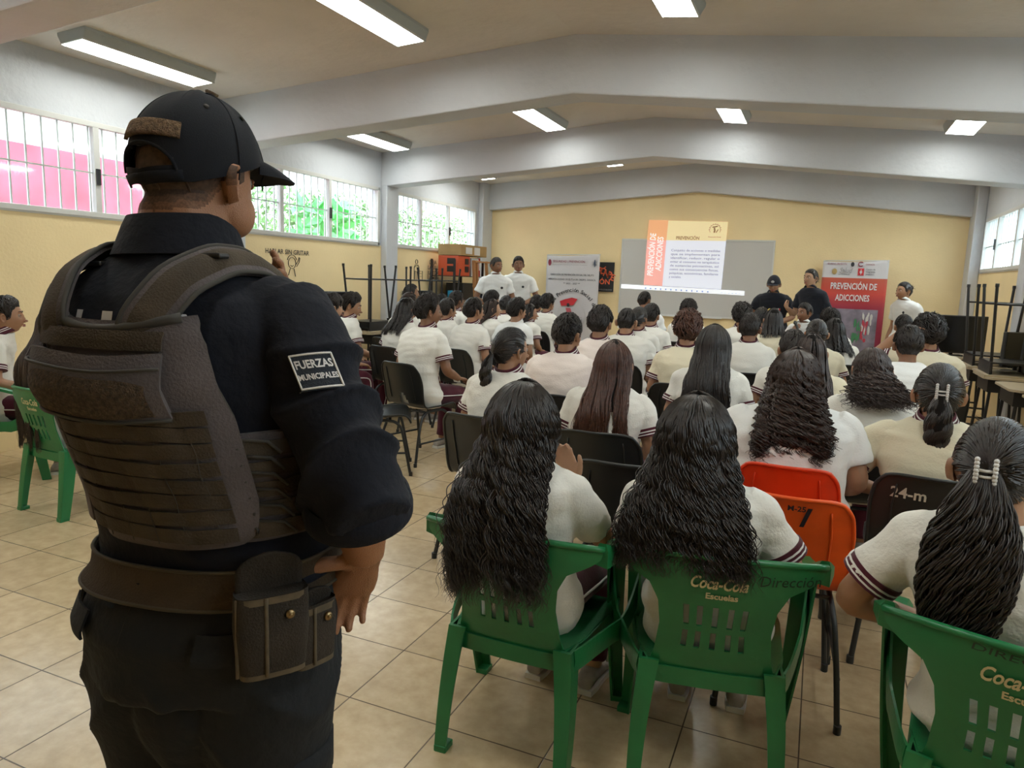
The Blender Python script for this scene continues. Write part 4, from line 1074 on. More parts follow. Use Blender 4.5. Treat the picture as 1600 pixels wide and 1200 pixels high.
# ------------------------------------------------------------------ chairs, desks, monitors, cabinet
GREEN = mat('green_moulded_plastic', (0.014, 0.165, 0.055), 0.33, vary=0.12, vscale=9, bump=0.05, bscale=60)
GOLD = mat('worn_gold_lettering', (0.62, 0.55, 0.33), 0.6)
PEN = mat('black_marker_writing', (0.01, 0.03, 0.015), 0.6)
def rz_grid(nx, nz, fn):
    P = np.zeros((nx, nz, 3))
    for i in range(nx):
        for j in range(nz): P[i, j] = fn(-1+2*i/(nx-1), j/(nz-1))
    return P
def armchair(label, group=None, marked=True):
    """moulded stacking armchair, facing +y, seat 0.42 high"""
    t = empty('plastic_armchair', (0, 0, 0), 0, label, 'chair', group)
    pw = lambda z: np.interp(z, [.40, .46, .56, .64, .70, .735, .76, .80], [.175, .160, .150, .158, .185, .245, .272, .280])
    def back(u, v):
        z = 0.395+v*0.405; x = u*pw(z); z2 = z-0.014*(u*u)*(v**3)*1.4
        y = -0.205-0.25*(z-0.40)+0.9*x*x*(0.35+0.65*v)+0.02*v**8
        return (x, y, z2)
    nx, nz = 61, 41; P = rz_grid(nx, nz, back); mk = np.ones((nx-1, nz-1), bool)
    for c0 in (13, 20, 28, 36, 43):          # slots
        for r0, r1 in ((9, 15), (17, 24)):
            mk[c0:c0+3, r0:r1] = False; 
    g = G(); g.slab(P, 0.006, mk); bk = g.obj('backrest', GREEN, t, True, split=40)
    # rolled top edge
    g = G(); E = [back(u, 1.0) for u in np.linspace(-1, 1, 25)]; g.tube([(x, y-0.004, z-0.004) for x, y, z in E], 0.011, 8, flat=0.9); g.obj('top_rim', GREEN, bk, True)
    def on_back(s, size, x, z, fit, mt, bold=0.01, ital=0.0):
        q = text_g(s, size, bold, 'LEFT', ital, 3); V = q.arr(); k = fit/(V[:, 0].max()-V[:, 0].min())
        W = []
        for v in V:
            xx = x+v[0]*k; z_ = z+v[1]; pwz = pw(z_); y = -0.205-0.25*(z_-0.40)+0.9*xx*xx*(0.35+0.65*(z_-0.395)/0.405)
            W.append((xx, y-0.0052, z_))
        h = G(); h.add(W, q.F); h.obj('lettering', mt, bk, recalc=False)
    if marked:
        on_back('Coca-Cola', 0.056, -0.080, 0.702, 0.15, GOLD, 0.022, 0.35)
        on_back('Escuelas', 0.028, -0.035, 0.668, 0.085, GOLD, 0.03)
    # seat with a rounded front and a skirt
    def seat(u, v):
        y = -0.205+v*0.43; w = np.interp(v, [0, .2, .8, 1], [.175, .205, .232, .222]); x = u*w
        z = 0.418-0.016*math.cos(u*PI/2)*math.sin(PI*min(1, v*1.1))+(-0.02*max(0, v-0.85)/0.15)+0.004
        return (x, y, z)
    g = G(); g.slab(rz_grid(25, 21, seat), 0.006); g.obj('seat', GREEN, t, True, split=50)
    g = G()
    for s in (-1, 1):
        Q = np.array([[(s*(np.interp(v, [0, .2, .8, 1], [.175, .205, .232, .222])+0.002), -0.205+v*0.43, 0.422-d*(0.055 if 0.1 < v < .9 else .075)) for d in (0, .5, 1)] for v in np.linspace(0, 1, 14)])
        g.slab(Q, 0.006)
    for yy, w, k in ((-0.205, .178, 1), (0.225, .224, 1)):
        Q = np.array([[(u*w, yy+0.02*(1-u*u)*(1 if yy > 0 else -1)*0.4, 0.405-d*0.055) for d in (0, .5, 1)] for u in np.linspace(-1, 1, 14)])
        g.slab(Q, 0.006)
    g.obj('seat_skirt', GREEN, t, True, split=50)
    # arms: a flat band from the rail ends forward, turning down into the front legs
    for s in (-1, 1):
        A = np.array([(s*.272, -.215, .765), (s*.284, -.15, .752), (s*.292, -.05, .70), (s*.296, .06, .655), (s*.298, .14, .645), (s*.300, .185, .63)])
        g = G(); rr = []
        for i, p in enumerate(A):
            w = (.018, .030, .030, .030, .032, .030)[i]; h = (.03, .016, .011, .011, .012, .02)[i]
            rr.append([(p[0]-w, p[1], p[2]-h*1.3), (p[0]-w, p[1], p[2]+h*0.4), (p[0]-w*.4, p[1], p[2]+h), (p[0]+w*.6, p[1], p[2]+h), (p[0]+w, p[1], p[2]+h*.2), (p[0]+w, p[1], p[2]-h*1.6)])
        g.loft(rr); g.obj('armrest', GREEN, t, True, split=35)
        # front leg: angle-section, widest at the arm
        def leg(name, top, bot, w0, w1, dx, dy):
            g = G(); rr = []
            for f in np.linspace(0, 1, 9):
                p = np.array(top)*(1-f)+np.array(bot)*f+np.array([s*0.006*math.sin(PI*f), 0, 0]); w = w0*(1-f)+w1*f; th = 0.007
                # L section, open towards the chair's inside
                rr.append([(p[0]+s*a, p[1]+dy*b, p[2]) for a, b in ((0, 0), (0, w), (-th, w), (-th*1.3, th*1.6), (-w*.75, th*1.2), (-w*.75, 0), (-w*0.12, -th*0.3))])
            g.loft(rr)
            o = g.obj(name, GREEN, t, True, split=35)
            h = G(); p = np.array(bot); h.box(p[0]-(w1*.80 if s > 0 else -0.0)-0.001, p[0]+(w1*.80 if s < 0 else 0)+0.001, min(p[1], p[1]+dy*w1)-0.001, max(p[1], p[1]+dy*w1)+0.001, 0, 0.022); h.obj('leg_foot', GREEN, o, bevel=0.003)
        leg('leg', (s*.326, .150, .640), (s*.292, .235, 0.0), .080, .052, 1, -1)
        leg('leg', (s*.200, -.222, .425), (s*.215, -.275, 0.0), .075, .050, 1, 1)
        # web that runs from the rear leg along the seat side up to the arm's front
        Q = []
        for f in np.linspace(0, 1, 12):
            x = s*(.200+.115*f**0.8); y = -.20+.36*f; zt = .425+0.02*math.sin(PI*f)+.215*max(0, (f-.62)/.38)**1.7; zb = zt-0.07-0.05*max(0, (f-.6)/.4)
            Q.append([(x, y, zt), (x+s*.004, y, (zt+zb)/2), (x, y, zb)])
        g = G(); g.slab(np.array(Q), 0.007); g.obj('side_web', GREEN, t, True, split=50)
    return t

GR = mat('dark_grey_steel_tube', (0.028, 0.030, 0.031), 0.42, metal=0.3)
BP = mat('black_polypropylene', (0.012, 0.0135, 0.0135), 0.42, bump=0.05, bscale=180)
ORG = mat('orange_polypropylene', (0.80, 0.095, 0.010), 0.38, vary=0.10, vscale=12)
ORG2 = mat('deep_orange_polypropylene', (0.68, 0.045, 0.008), 0.38, vary=0.08, vscale=12)
def shell_pt(u, v):
    """u across, v from the front lip (0) over the seat to the top of the back (1)"""
    key = [0, .06, .16, .36, .47, .54, .62, .75, .9, 1.0]
    yy = np.interp(v, key, [.235, .225, .17, .03, -.08, -.145, -.175, -.205, -.240, -.262])
    zz = np.interp(v, key, [.395, .425, .438, .425, .425, .452, .520, .625, .735, .790])
    w = np.interp(v, [0, .1, .35, .5, .6, .8, .95, 1], [.195, .212, .215, .205, .208, .212, .195, .165])
    x = u*w
    if v < .5: zz += 0.022*abs(u)**4*(1 if v > .08 else 0)-0.010*(1-u*u)*math.sin(PI*min(1, v*2))
    else: yy += 0.035*u*u*min(1, (v-.5)*4)
    if v > .9: zz -= 0.012*abs(u)**6
    return (x, yy, zz)
def smooth_profile(nx, nv):
    P = np.array([[shell_pt(-1+2*i/(nx-1), j/(nv-1)) for j in range(nv)] for i in range(nx)])
    for _ in range(3): P[:, 1:-1] = (P[:, :-2]+2*P[:, 1:-1]+P[:, 2:])/4
    return P
def school_chair(name, label, shell, tube, group=None, hole='triangle', num=None):
    t = empty(name, (0, 0, 0), 0, label, 'chair', group)
    nx, nv = 29, 45; P = smooth_profile(nx, nv); mk = np.ones((nx-1, nv-1), bool)
    if hole == 'triangle':
        for j in range(24, 29):
            w = 3-(j-24)//2; mk[14-w:14+w, j] = False
    else:
        for j in range(24, 28): mk[10:18, j] = False
    g = G(); g.slab(P, 0.005, mk); sh = g.obj('shell', shell, t, True, split=45)
    # rolled rim round the back and seat
    g = G(); rim = [P[0, j] for j in range(0, nv)]+[P[i, -1] for i in range(1, nx-1)]+[P[-1, j] for j in range(nv-1, -1, -1)]
    g.tube([p+np.array([0, -0.003, 0]) for p in rim], 0.0075, 6); g.obj('rim', shell, sh, True)
    for sx in (-.135, .135):
        Q = [np.array(shell_pt(sx/.21, v))+np.array([0, -0.006, -0.002]) for v in np.linspace(.60, .93, 9)]
        g = G(); g.tube(Q, 0.0035, 5); g.obj('back_rib', shell, sh, True)
    r = .011
    for s in (-1, 1):
        pts = [(s*.205, .235, 0.0), (s*.190, .195, .20), (s*.178, .165, .36), (s*.165, .11, .405), (s*.16, 0, .405), (s*.165, -.09, .400), (s*.180, -.150, .35), (s*.20, -.200, .20), (s*.218, -.245, 0.0)]
        o, q = limb(pts, [r]*9, 4)
        h = len(o)//2
        a = G(); a.tube(o[:h+1], r, 10); a.tube([o[0], o[0]*[1, 1, 0]+[0, 0, .03]], .014, 10); a.obj('leg', tube, t, True, split=50)
        a = G(); a.tube(o[h:], r, 10); a.tube([o[-1], o[-1]*[1, 1, 0]+[0, 0, .03]], .014, 10); a.obj('leg', tube, t, True, split=50)
    for s in (-1, 1): g = G(); g.tube([(s*.197, .200, .17), (s*.207, -.205, .17)], .008, 8); g.obj('crossbar', tube, t, True)
    for y in (.08, -.08): g = G(); g.tube([(-.162, y, .400), (.162, y, .400)], .009, 8); g.obj('crossbar', tube, t, True)
    return t, P
def chair_mark(t, s, size, x, z, mt, fit=None, ital=0.0):
    q = text_g(s, size, 0.02, 'CENTER', ital); V = q.arr(); k = 1.0 if not fit else fit/(V[:, 0].max()-V[:, 0].min()); W = []
    vs = np.linspace(.55, 1, 60); zs = np.array([shell_pt(0, v)[2] for v in vs])
    for v in V:
        xx = x+v[0]*k; zq = z+v[1]; vv = float(np.interp(zq, zs, vs)); p = shell_pt(xx/.205, vv); W.append((xx, p[1]-0.0045, zq))
    h = G(); h.add(W, q.F)
    sh = [c for c in t.children if c.name.startswith('shell')][0]
    return h.obj('lettering', mt, sh, recalc=False)
CH_MARK = mat('faded_white_paint', (0.5, 0.5, 0.47), 0.7)

WOODTOP = mat('beige_desk_laminate', (0.45, 0.37, 0.25), 0.35, vary=0.08, vscale=5)
def desk(label, w=1.2, d=0.5, h=0.75, group=None, shelf=True):
    t = empty('school_desk', (0, 0, 0), 0, label, 'desk', group)
    g = G(); c = .06
    g.prism([(-w/2+c, -d/2), (w/2-c, -d/2), (w/2, -d/2+c), (w/2, d/2-c), (w/2-c, d/2), (-w/2+c, d/2), (-w/2, d/2-c), (-w/2, -d/2+c)], 2, h-.02, h)
    g.obj('desk_top', WOODTOP, t, bevel=0.003)
    g = G(); g.box(-w/2+.08, w/2-.08, -d/2+.04, d/2-.04, h-.14, h-.025) if shelf else g.box(-w/2+.05, w/2-.05, -.02, .02, h-.1, h-.02); g.obj('book_tray', BLK, t, bevel=0.004)
    for sx in (-1, 1):
        for sy in (-1, 1):
            g = G(); g.tube([(sx*(w/2-.10), sy*(d/2-.07), h-.03), (sx*(w/2-.06), sy*(d/2-.03), 0)], .013, 8); g.obj('leg', BLK, t, True, split=50)
    g = G()
    for sx in (-1, 1): g.tube([(sx*(w/2-.07), -d/2+.04, .18), (sx*(w/2-.07), d/2-.04, .18)], .010, 8)
    g.tube([(-w/2+.07, 0, .18), (w/2-.07, 0, .18)], .010, 8); g.obj('crossbar', BLK, t, True)
    return t
def upturned(label, group=None, w=.40, lh=.46):
    """steel-legged chair standing upside down on its seat, legs in the air; origin at the seat underside resting plane"""
    t = empty('upturned_chair', (0, 0, 0), 0, label, 'chair', group)
    g = G(); g.box(-w/2, w/2, -.19, .19, 0.0, .018); g.obj('seat', BLK, t, bevel=0.006)
    for sx in (-1, 1):
        for sy in (-1, 1):
            g = G(); g.tube([(sx*(w/2-.03), sy*.15, .018), (sx*(w/2+.02), sy*.19, .018+lh)], .012, 8); g.tube([(sx*(w/2+.02), sy*.19, lh), (sx*(w/2+.023), sy*.192, lh+.03)], .016, 8); g.obj('leg', BLK, t, True, split=50)
    g = G()
    for sy in (-1, 1): g.tube([(-w/2-.012, sy*.182, lh*.80), (w/2+.012, sy*.182, lh*.80)], .008, 8)
    for sx in (-1, 1): g.tube([(sx*(w/2-.01), -.16, lh*.2), (sx*(w/2-.01), .16, lh*.2)], .009, 8)
    g.obj('crossbar', BLK, t, True)
    return t
def monitor(label, w=.50, h=.31, group=None, name='computer_monitor', dz=.10):
    t = empty(name, (0, 0, 0), 0, label, 'monitor', group)
    g = G(); g.box(-w/2, w/2, -.02, .02, dz, dz+h); g.obj('casing', BLK, t, bevel=0.008)
    g = G(); g.box(-w/2+.012, w/2-.012, -.0225, -.020, dz+.015, dz+h-.012); g.obj('screen', mat('black_glass_screen', (0.008, 0.008, 0.009), 0.15), t)
    g = G(); g.tube([(0, .03, 0.01), (0, .03, dz+h*.4)], .02, 8); g.obj('stand', BLK, t, True)
    g = G(); g.box(-.11, .11, -.05, .10, 0, .014); g.obj('stand_foot', BLK, t, bevel=0.004)
    return t
# ------------------------------------------------------------------ the audience
HS = [short_hair(i, 'black', vol=v, messy=ms, fade=fd) for i, (v, ms, fd) in enumerate(((.024, 1, .55), (.030, 1.3, .45), (.020, .8, .7), (.034, 1.4, .4), (.026, 1.0, .6)))]
H_BOWL = short_hair(11, 'soft', vol=.028, messy=.6, fade=.25, fringe=1)
H_FADE = short_hair(12, 'soft', vol=.010, messy=.5, fade=.7, n=600)
H_BIG = short_hair(13, 'black', vol=.046, messy=1.6, fade=.45, curly=.8, n=800)
H_BROWNC = short_hair(14, 'brown', vol=.036, messy=1.4, fade=.4, curly=1.3, n=800)
H_GREY = short_hair(15, 'grey', vol=.010, messy=.5, fade=.6)
H_BOB = long_hair(21, 'soft', L=.13, n=420, vol=.026, K=22, spread=.1, rad=.0026)
H_BOB2 = long_hair(22, 'black', L=.20, n=420, vol=.028, K=22, spread=.15, rad=.0026, wave=.003)
H_LSTR = long_hair(23, 'darkbrown', L=.36, n=420, vol=.024, K=26, spread=.25, rad=.0026, wave=.003, wlen=.12)
H_PONY = tied_hair(24, 'black', L=.22)
H_PONYB = tied_hair(25, 'darkbrown', L=.26, claw=True)
H_PONYP = tied_hair(26, 'black', L=.25, tie=mat('lilac_hair_tie', (0.45, 0.25, 0.5), 0.6), tz=-0.03)
H_BUN = tied_hair(27, 'black', kind='bun', tz=.05)
H_ROLL = tied_hair(28, 'black', kind='bun', tz=.0)

SC = {}
def rot2(rz, x, y): return (x*math.cos(rz)-y*math.sin(rz), x*math.sin(rz)+y*math.cos(rz))
proto_chair, _ = school_chair('school_chair', 'x', BP, GR)
proto_used = [False]
def put_chair(loc, rz, label, group='black school chairs in the audience', s=1.0):
    if not proto_used[0]:
        c = proto_chair; proto_used[0] = True; c.location = (*loc, 0); c.rotation_euler = (0, 0, rz)
    else:
        c = dup(proto_chair, (*loc, 0), rz)
    c['label'] = label; c['group'] = group
    return c
def student(x, y, top, who, rzd=0, hair=None, chair=None, seat_=None, **k):
    """place a seated student by the head; the chair goes underneath"""
    rz = R(rzd); lean = k.get('lean', .02); slump = k.get('slump', 1.0)
    hy = spine(.6, lean, slump)+.022+.03*lean
    sx = k.get('side', 0.0)*.69*((top-SEAT)/.805)
    dx, dy = rot2(rz, sx, hy); bx, by = x-dx, y-dy
    t, HM = build_person('person', (bx, by, 0), rz, who[0], top=top-.02, hair=hair, group=k.pop('group', 'seated students'), **k)
    if chair is not None:
        cx, cy = rot2(rz, 0, -.015-.05*max(0, k.get('wid', 1)-1)+(.015 if not k.get('near') else 0))
        put_chair((bx+cx, by+cy), rz, 'black plastic school chair under '+who[1])
    return t

MID = [
 # x, y, top, (label, short name), turn, hair, options
 (-1.48, 3.45, 1.21, ('girl with smooth low black ponytail, behind the near left curly-haired girl', 'the girl with the smooth low ponytail'), -8, H_PONY, dict(yaw=R(22), hcol='black', near=True)),
 (-.91, 3.41, 1.18, ('girl in white polo with long straight hair fading to reddish brown', 'the girl with reddish brown ends'), 4, 'BROWNLONG', dict(collar=None, near=True)),
 (-.56, 4.34, 1.24, ('girl with very long straight black hair hiding her back', 'the girl with very long black hair'), 2, 'BLACKLONG', dict()),
 (.27, 4.08, 1.18, ('student with bushy dark curls bent down, in white polo', 'the student with bushy dark curls'), 12, 'BUSHY', dict(lean=.15, nod=R(18), wid=1.05)),
 (-1.45, 4.29, 1.25, ('boy in pinkish white polo with thick black hair and maroon collar', 'the boy in the pinkish polo'), -4, HS[4], dict(shirt=PINKW, yaw=R(14), wid=1.15)),
 (-1.55, 5.35, 1.27, ('boy with tall rumpled black hair behind the boy in pinkish polo', 'the boy with tall rumpled hair'), -2, HS[1], dict(shirt=PINKW, yaw=R(6))),
 (-1.54, 6.12, 1.25, ('broad-backed boy with closely shaved hair and protruding ears', 'the boy with closely shaved hair'), 4, H_FADE, dict(wid=1.25, nod=R(12), slump=1.4)),
 (-1.62, 6.92, 1.235, ('girl with low ponytail held by a lilac tie', 'the girl with the lilac hair tie'), -2, H_PONYP, dict(yaw=R(15))),
 (-1.66, 7.66, 1.24, ('boy with neat straight hair right of the lilac hair tie', 'the boy right of the lilac hair tie'), 0, HS[0], dict(yaw=R(10))),
 (-.86, 5.21, 1.27, ('boy with reddish brown curly hair and striped collar', 'the boy with reddish brown curls'), 4, H_BROWNC, dict(shirt=CREAM, skin='tan')),
 (-.52, 6.20, 1.25, ('boy with round black crop and plain maroon collar, right of the long black hair', 'the boy with the plain maroon collar'), 6, HS[2], dict(yaw=R(12), skin='brown')),
 (-1.46, 8.80, 1.28, ('boy seen as messy dark hair against the whiteboard bottom', 'the boy below the whiteboard'), 0, HS[3], dict()),
 (-.79, 8.30, 1.26, ('boy with curly top at the whiteboard\'s right lower corner', 'the boy with the curly top'), 4, H_BIG, dict(slump=1.2)),
 (-.66, 9.35, 1.20, ('boy in profile between the curly top and the smooth black bob', 'the boy in profile by the bob'), 8, HS[0], dict(yaw=R(20), skin='brown')),
 (-.42, 7.59, 1.27, ('broad student in cream polo with a smooth black bob, before the capped policewoman', 'the student with the smooth bob'), 8, H_BOB, dict(shirt=CREAM, wid=1.3, collar='plain')),
 (.10, 8.45, 1.25, ('boy with flopping black hair partly hiding the seated speaker', 'the boy before the seated speaker'), 10, HS[3], dict(yaw=R(-20))),
 (-.01, 6.44, 1.22, ('girl with black hair rolled up showing her right ear', 'the girl with rolled up hair'), 10, H_ROLL, dict(shirt=CREAM)),
 (.14, 7.45, 1.20, ('student with chin-length black hair left of the red banner photo', 'the student with chin-length hair'), 12, H_BOB2, dict(yaw=R(-8))),
 (-.15, 5.27, 1.16, ('student with short black hair behind the near reddish dark curls', 'the student behind the dark curls'), 8, HS[4], dict()),
 (-.03, 4.67, 1.20, ('girl with long loose black hair falling over a cream polo', 'the girl in cream with loose hair'), 8, H_LSTR, dict(shirt=CREAM)),
 (.83, 8.66, 1.22, ('boy whose black hair tops the raised forearm, far right', 'the far boy by the raised forearm'), 14, HS[2], dict()),
 (.56, 5.42, 1.24, ('boy in plain white t-shirt with short hair, right of the bushy curls', 'the boy in the plain t-shirt'), 8, HS[0], dict(collar=None, cuffs=False, shirt=WSHIRT, skin='brown', nod=R(6))),
 (.76, 6.12, 1.29, ('student with big dark hair resting a raised arm on the head', 'the student with the raised arm'), 14, H_BIG, dict(arms=('lap', 'head'), shirt=CREAM, yaw=R(10), wid=1.1)),
 (-4.10, 5.37, 1.27, ('boy with bowl-cut hair nearest the officer\'s shoulder patch', 'the boy with bowl-cut hair'), -22, H_BOWL, dict(yaw=R(8), arms=('knee', 'lap'), skin='light')),
 (-4.30, 5.94, 1.26, ('boy with swept black fringe looking down, second along the left desks', 'the boy with the swept fringe'), -25, HS[1], dict(yaw=R(35), nod=R(14), arms=('knee', 'lap'), skin='tan')),
 (-5.07, 8.35, 1.36, ('tall student in profile with pulled back black hair by the left wall', 'the tall student by the left wall'), -20, H_ROLL, dict(yaw=R(30), skin='tan')),
 (-4.14, 6.78, 1.28, ('girl with long brown ponytail held by a pearly claw clip', 'the girl with the claw clip'), -15, H_PONYB, dict(yaw=R(15), lean=.1)),
 (-3.68, 5.98, 1.25, ('girl with loose black hair falling left of the big shaved-side boy', 'the girl with loose black hair'), -12, H_BOB2, dict(yaw=R(5))),
 (-2.88, 5.02, 1.31, ('boy with long top and shaved sides on the nearest left chair, striped collar', 'the boy with shaved sides'), -14, HS[3], dict(yaw=R(34), arms=('knee', 'lap'), wid=1.1, skin='brown', near=True)),
 (-4.28, 7.50, 1.25, ('girl with brown hair tied behind, drinking from a white and red cup', 'the girl with the cup'), -18, H_PONY, dict(yaw=R(22), arms=('chin', 'lap'), cup=True)),
 (-3.70, 6.85, 1.22, ('boy with rounded dark hair left of the taller cropped boy', 'the boy with rounded dark hair'), -14, HS[2], dict(yaw=R(12), skin='tan')),
 (-4.32, 8.24, 1.27, ('boy with thick hair and bent arms under the wooden rack', 'the boy under the wooden rack'), -18, HS[4], dict(yaw=R(10), arms=('elbow_out', 'lap'), skin='brown')),
 (-3.08, 6.24, 1.26, ('boy with squared black crop and thin striped collar, beside an empty row gap', 'the boy with the squared crop'), -12, HS[0], dict(yaw=R(18))),
 (-3.51, 7.58, 1.22, ('girl in profile with long straight brown hair', 'the girl with straight brown hair'), -18, H_LSTR, dict(yaw=R(35), skin='light')),
 (-4.08, 8.80, 1.29, ('student with smooth rounded black hair before the standing grey-haired man', 'the student before the grey-haired man'), -15, H_BOWL, dict(yaw=R(20))),
 (-3.76, 8.58-.02, 1.23, ('boy with black hair and striped collar left of the white-shirted student', 'the boy left of the white shirt'), -10, HS[2], dict()),
 (-2.93, 6.96, 1.25, ('student in plain bright white shirt with full black hair', 'the student in the plain white shirt'), -10, HS[1], dict(shirt=WSHIRT, collar='plain', cuffs=False, yaw=R(18))),
 (-3.32, 8.28, 1.15, ('small student with glasses in profile', 'the small student with glasses'), -20, H_BOB, dict(yaw=R(40), glasses=True, skin='tan')),
 (-3.67, 9.42, 1.23, ('student with rounded black hair before the standing man in front of the yellow wall', 'the student before the younger man'), -8, HS[4], dict()),
 (-3.38, 9.07, 1.26, ('boy with a wavy black quiff at the white banner\'s left edge', 'the boy by the white banner'), -10, HS[3], dict(yaw=R(14))),
 (-5.15, 9.35, 1.18, ('small student half hidden under the wall slogan', 'the small student under the slogan'), -14, HS[0], dict()),
]
CUSTOM = {
 'BROWNLONG': long_hair(31, 'brown', L=.50, n=1200, vol=.026, wave=.004, wlen=.15, spread=.30, rad=.0019, K=34),
 'BLACKLONG': long_hair(32, 'soft', L=.62, n=1300, vol=.034, wave=.005, wlen=.16, spread=.45, rad=.0021, K=40),
 'BUSHY': long_hair(33, 'darkbrown', L=.21, n=800, vol=.020, wave=.013, wlen=.042, spread=-.1, rad=.0034, K=46, fray=.04, ends=.6, freel=.2, maxw=.08),
}
CUP = mat('white_and_red_paper_cup', (0.7, 0.68, 0.66), 0.6)
for x, y, top, who, rzd, hair, k in MID:
    k = dict(k); cup = k.pop('cup', False); gl = k.pop('glasses', False)
    t = student(x, y, top, who, rzd, CUSTOM.get(hair, hair) if isinstance(hair, str) else hair, True, **k)
    if gl:
        hd = [c for c in t.children if c.name.startswith('hair')][0]
        g = G()
        for s in (-1, 1):
            T = np.linspace(0, 2*PI, 18); g.tube(np.stack([s*.032+.021*np.cos(T), np.full(18, .098), .009+.017*np.sin(T)], -1), .0016, 5); g.tube([(s*.053, .097, .012), (s*.075, .03, .012), (s*.078, -.01, .008)], .0016, 5)
        g.tube([(-.011, .099, .012), (0, .101, .014), (.011, .099, .012)], .0016, 5)
        o = g.obj('glasses', BLK, t, True); o.matrix_local = hd.matrix_local
    if cup:
        rz = R(rzd); c = empty('paper_cup', (0, 0, 0), 0, 'white and red paper cup held at the mouth of the brown-haired girl', 'cup')
        g = G(); g.tube([(0, 0, -.05), (0, 0, .05)], [.026, .034], 14); g.obj('body', CUP, c, True, split=40)
        g = G(); g.tube([(0, 0, -.045), (0, 0, -.01)], [.0275, .031], 14); g.obj('red_band', RED, c, True, split=40)
        dx, dy = rot2(rz, .10, .16); c.location = (x+dx, y+dy, top-.20); c.rotation_euler = (R(-20), 0, 0)

# front rows: the people in detail
g1h = long_hair(41, 'black', L=.47, n=1900, vol=.040, wave=.0095, wlen=.075, spread=.42, rad=.0021, K=84, yb=-.140, maxw=.125, fray=.010, ends=.5, side=108, freel=.12, grow=2.6)
g2h = long_hair(42, 'black', L=.33, n=1900, vol=.042, wave=.0085, wlen=.070, spread=.55, rad=.0021, K=84, yb=-.140, maxw=.150, fray=.010, ends=.5, side=108, freel=.12, grow=2.6)
GS = .40
def seated_girl(x, y, top, chair_xy, rz, label, hair, **k):
    return build_person('person', (chair_xy[0], chair_xy[1], 0), rz, label, top=top, hair=hair, near=True, group='students in the nearest row', **k)
SEAT = 0.40
ac = armchair('green plastic armchair under the near left curly-haired girl', 'green plastic armchairs')
for c in list(ac.children):
    stack = [c]+list(c.children)
    for o in stack: o.data.transform(Matrix.Diagonal((1.0, 1.0, 0.94, 1)).to_4x4())
ac.location = (-.77, 2.07, 0)
c2 = dup(ac, (-.235, 2.18, 0), R(11), 'green plastic armchair with gold lettering under the near middle curly-haired girl')
c3 = dup(ac, (.53, 1.96, 0), R(-15), 'green plastic armchair with gold lettering at the photo\'s lower right corner')
c4 = dup(ac, (-5.08, 3.05, 0), R(-30), 'green plastic armchair at the far left edge behind the officer')
c5 = dup(ac, (-4.05, 2.87, 0), R(-4), 'green plastic armchair under the long straight hair behind the officer')
for cc, s_, x, z, sz, ft in ((c2, 'Dirección', .10, .725, .05, .16), (c2, 'Sub Dirección', -.20, .768, .024, .20), (c3, 'DIRECCIÓN', -.10, .772, .026, .22)):
    bk = [c for c in cc.children if c.name.startswith('backrest')][0]
    q = text_g(s_, sz, 0.0, 'LEFT', 0.1); V = q.arr(); kf = ft/(V[:, 0].max()-V[:, 0].min()); W = []
    for v in V:
        xx = x+v[0]*kf; z_ = (z+v[1]); y = -0.205-0.25*(z_-0.40)+0.9*xx*xx*(0.35+0.65*(z_-0.395)/0.405); W.append((xx, y-0.0056, z_*0.94))
    h = G(); h.add(W, q.F); h.obj('lettering', PEN, bk, recalc=False)

def back_of(c, dy=-.07, dx=0.0):
    a, b = rot2(c.rotation_euler.z, dx, dy); return (c.location.x+a, c.location.y+b)
g1 = build_person('person', (*back_of(ac, -.06), 0), R(-3), 'near left girl in white polo with waist-long wet-looking black curls', top=1.145, lean=-.20, slump=.2, wid=.95, hair=g1h, near=True, collar=None, cuffs=False,
                  arms=('chin', 'lap'), group='students in the nearest row', skin='light')[0]
g2 = build_person('person', (*back_of(c2, -.05), 0), R(4), 'near middle girl with long black curls, white polo with maroon-striped sleeves', top=1.13, lean=-.16, slump=.2, wid=1.0, hair=g2h, near=True, collar=None,
                  arms=('side', 'lap'), group='students in the nearest row', skin='tan', side=-.12)[0]
g3h = tied_hair(43, 'black', L=.46, width=.068, n=900, wave=.011, wlen=.11, tz=.022, tx=-.03, K2=48, claw=True)
g3 = build_person('person', (*back_of(c3, -.03), 0), R(-6), 'near right girl with thick wavy black ponytail and pearly clip', top=1.16, lean=-.02, slump=.5, wid=1.1, hair=g3h, near=True, collar=None,
                  arms=('elbow_out', 'elbow_out'), group='students in the nearest row', skin='tan', side=-.17)[0]
SEAT = 0.435
# orange chairs, "24-m" chair and the empty black ones
oc, _ = school_chair('school_chair', 'bright orange plastic chair, empty, with a black painted mark', ORG, GR, 'orange plastic chairs', hole='rect')
oc2, _ = school_chair('school_chair', 'deep orange plastic chair under the girl with dark ringlets', ORG2, GR, 'orange plastic chairs', hole='rect')
for c in (oc, oc2):
    for k in c.children:
        for o in [k]+list(k.children): o.data.transform(Matrix.Diagonal((.92, 1, 1, 1)).to_4x4())
oc.location = (-.03, 2.70, 0); oc.rotation_euler = (0, 0, R(2)); oc2.location = (-.06, 3.12, 0)
mk = chair_mark(oc, '1', .10, .03, .69, mat('black_paint_mark', (0.02, 0.01, 0.02), 0.6), ital=.3)
chair_mark(oc, 'M-25', .028, .01, .745, MATS['black_paint_mark'])
student(-.07, 3.23, 1.21, ('large girl in white polo with thick reddish dark ringlets, on the deep orange chair', ''), 3,
        long_hair(44, 'darkbrown', L=.28, n=700, vol=.036, wave=.015, wlen=.044, spread=.22, rad=.0046, K=60, maxw=.115, ends=.55, fray=.010, freel=.12, yb=-.20, grow=2.6), None, wid=1.35, near=True, collar=None, cuffs=False, group='students in the second row', shirt=WSHIRT, arms=('lap', 'lap'))
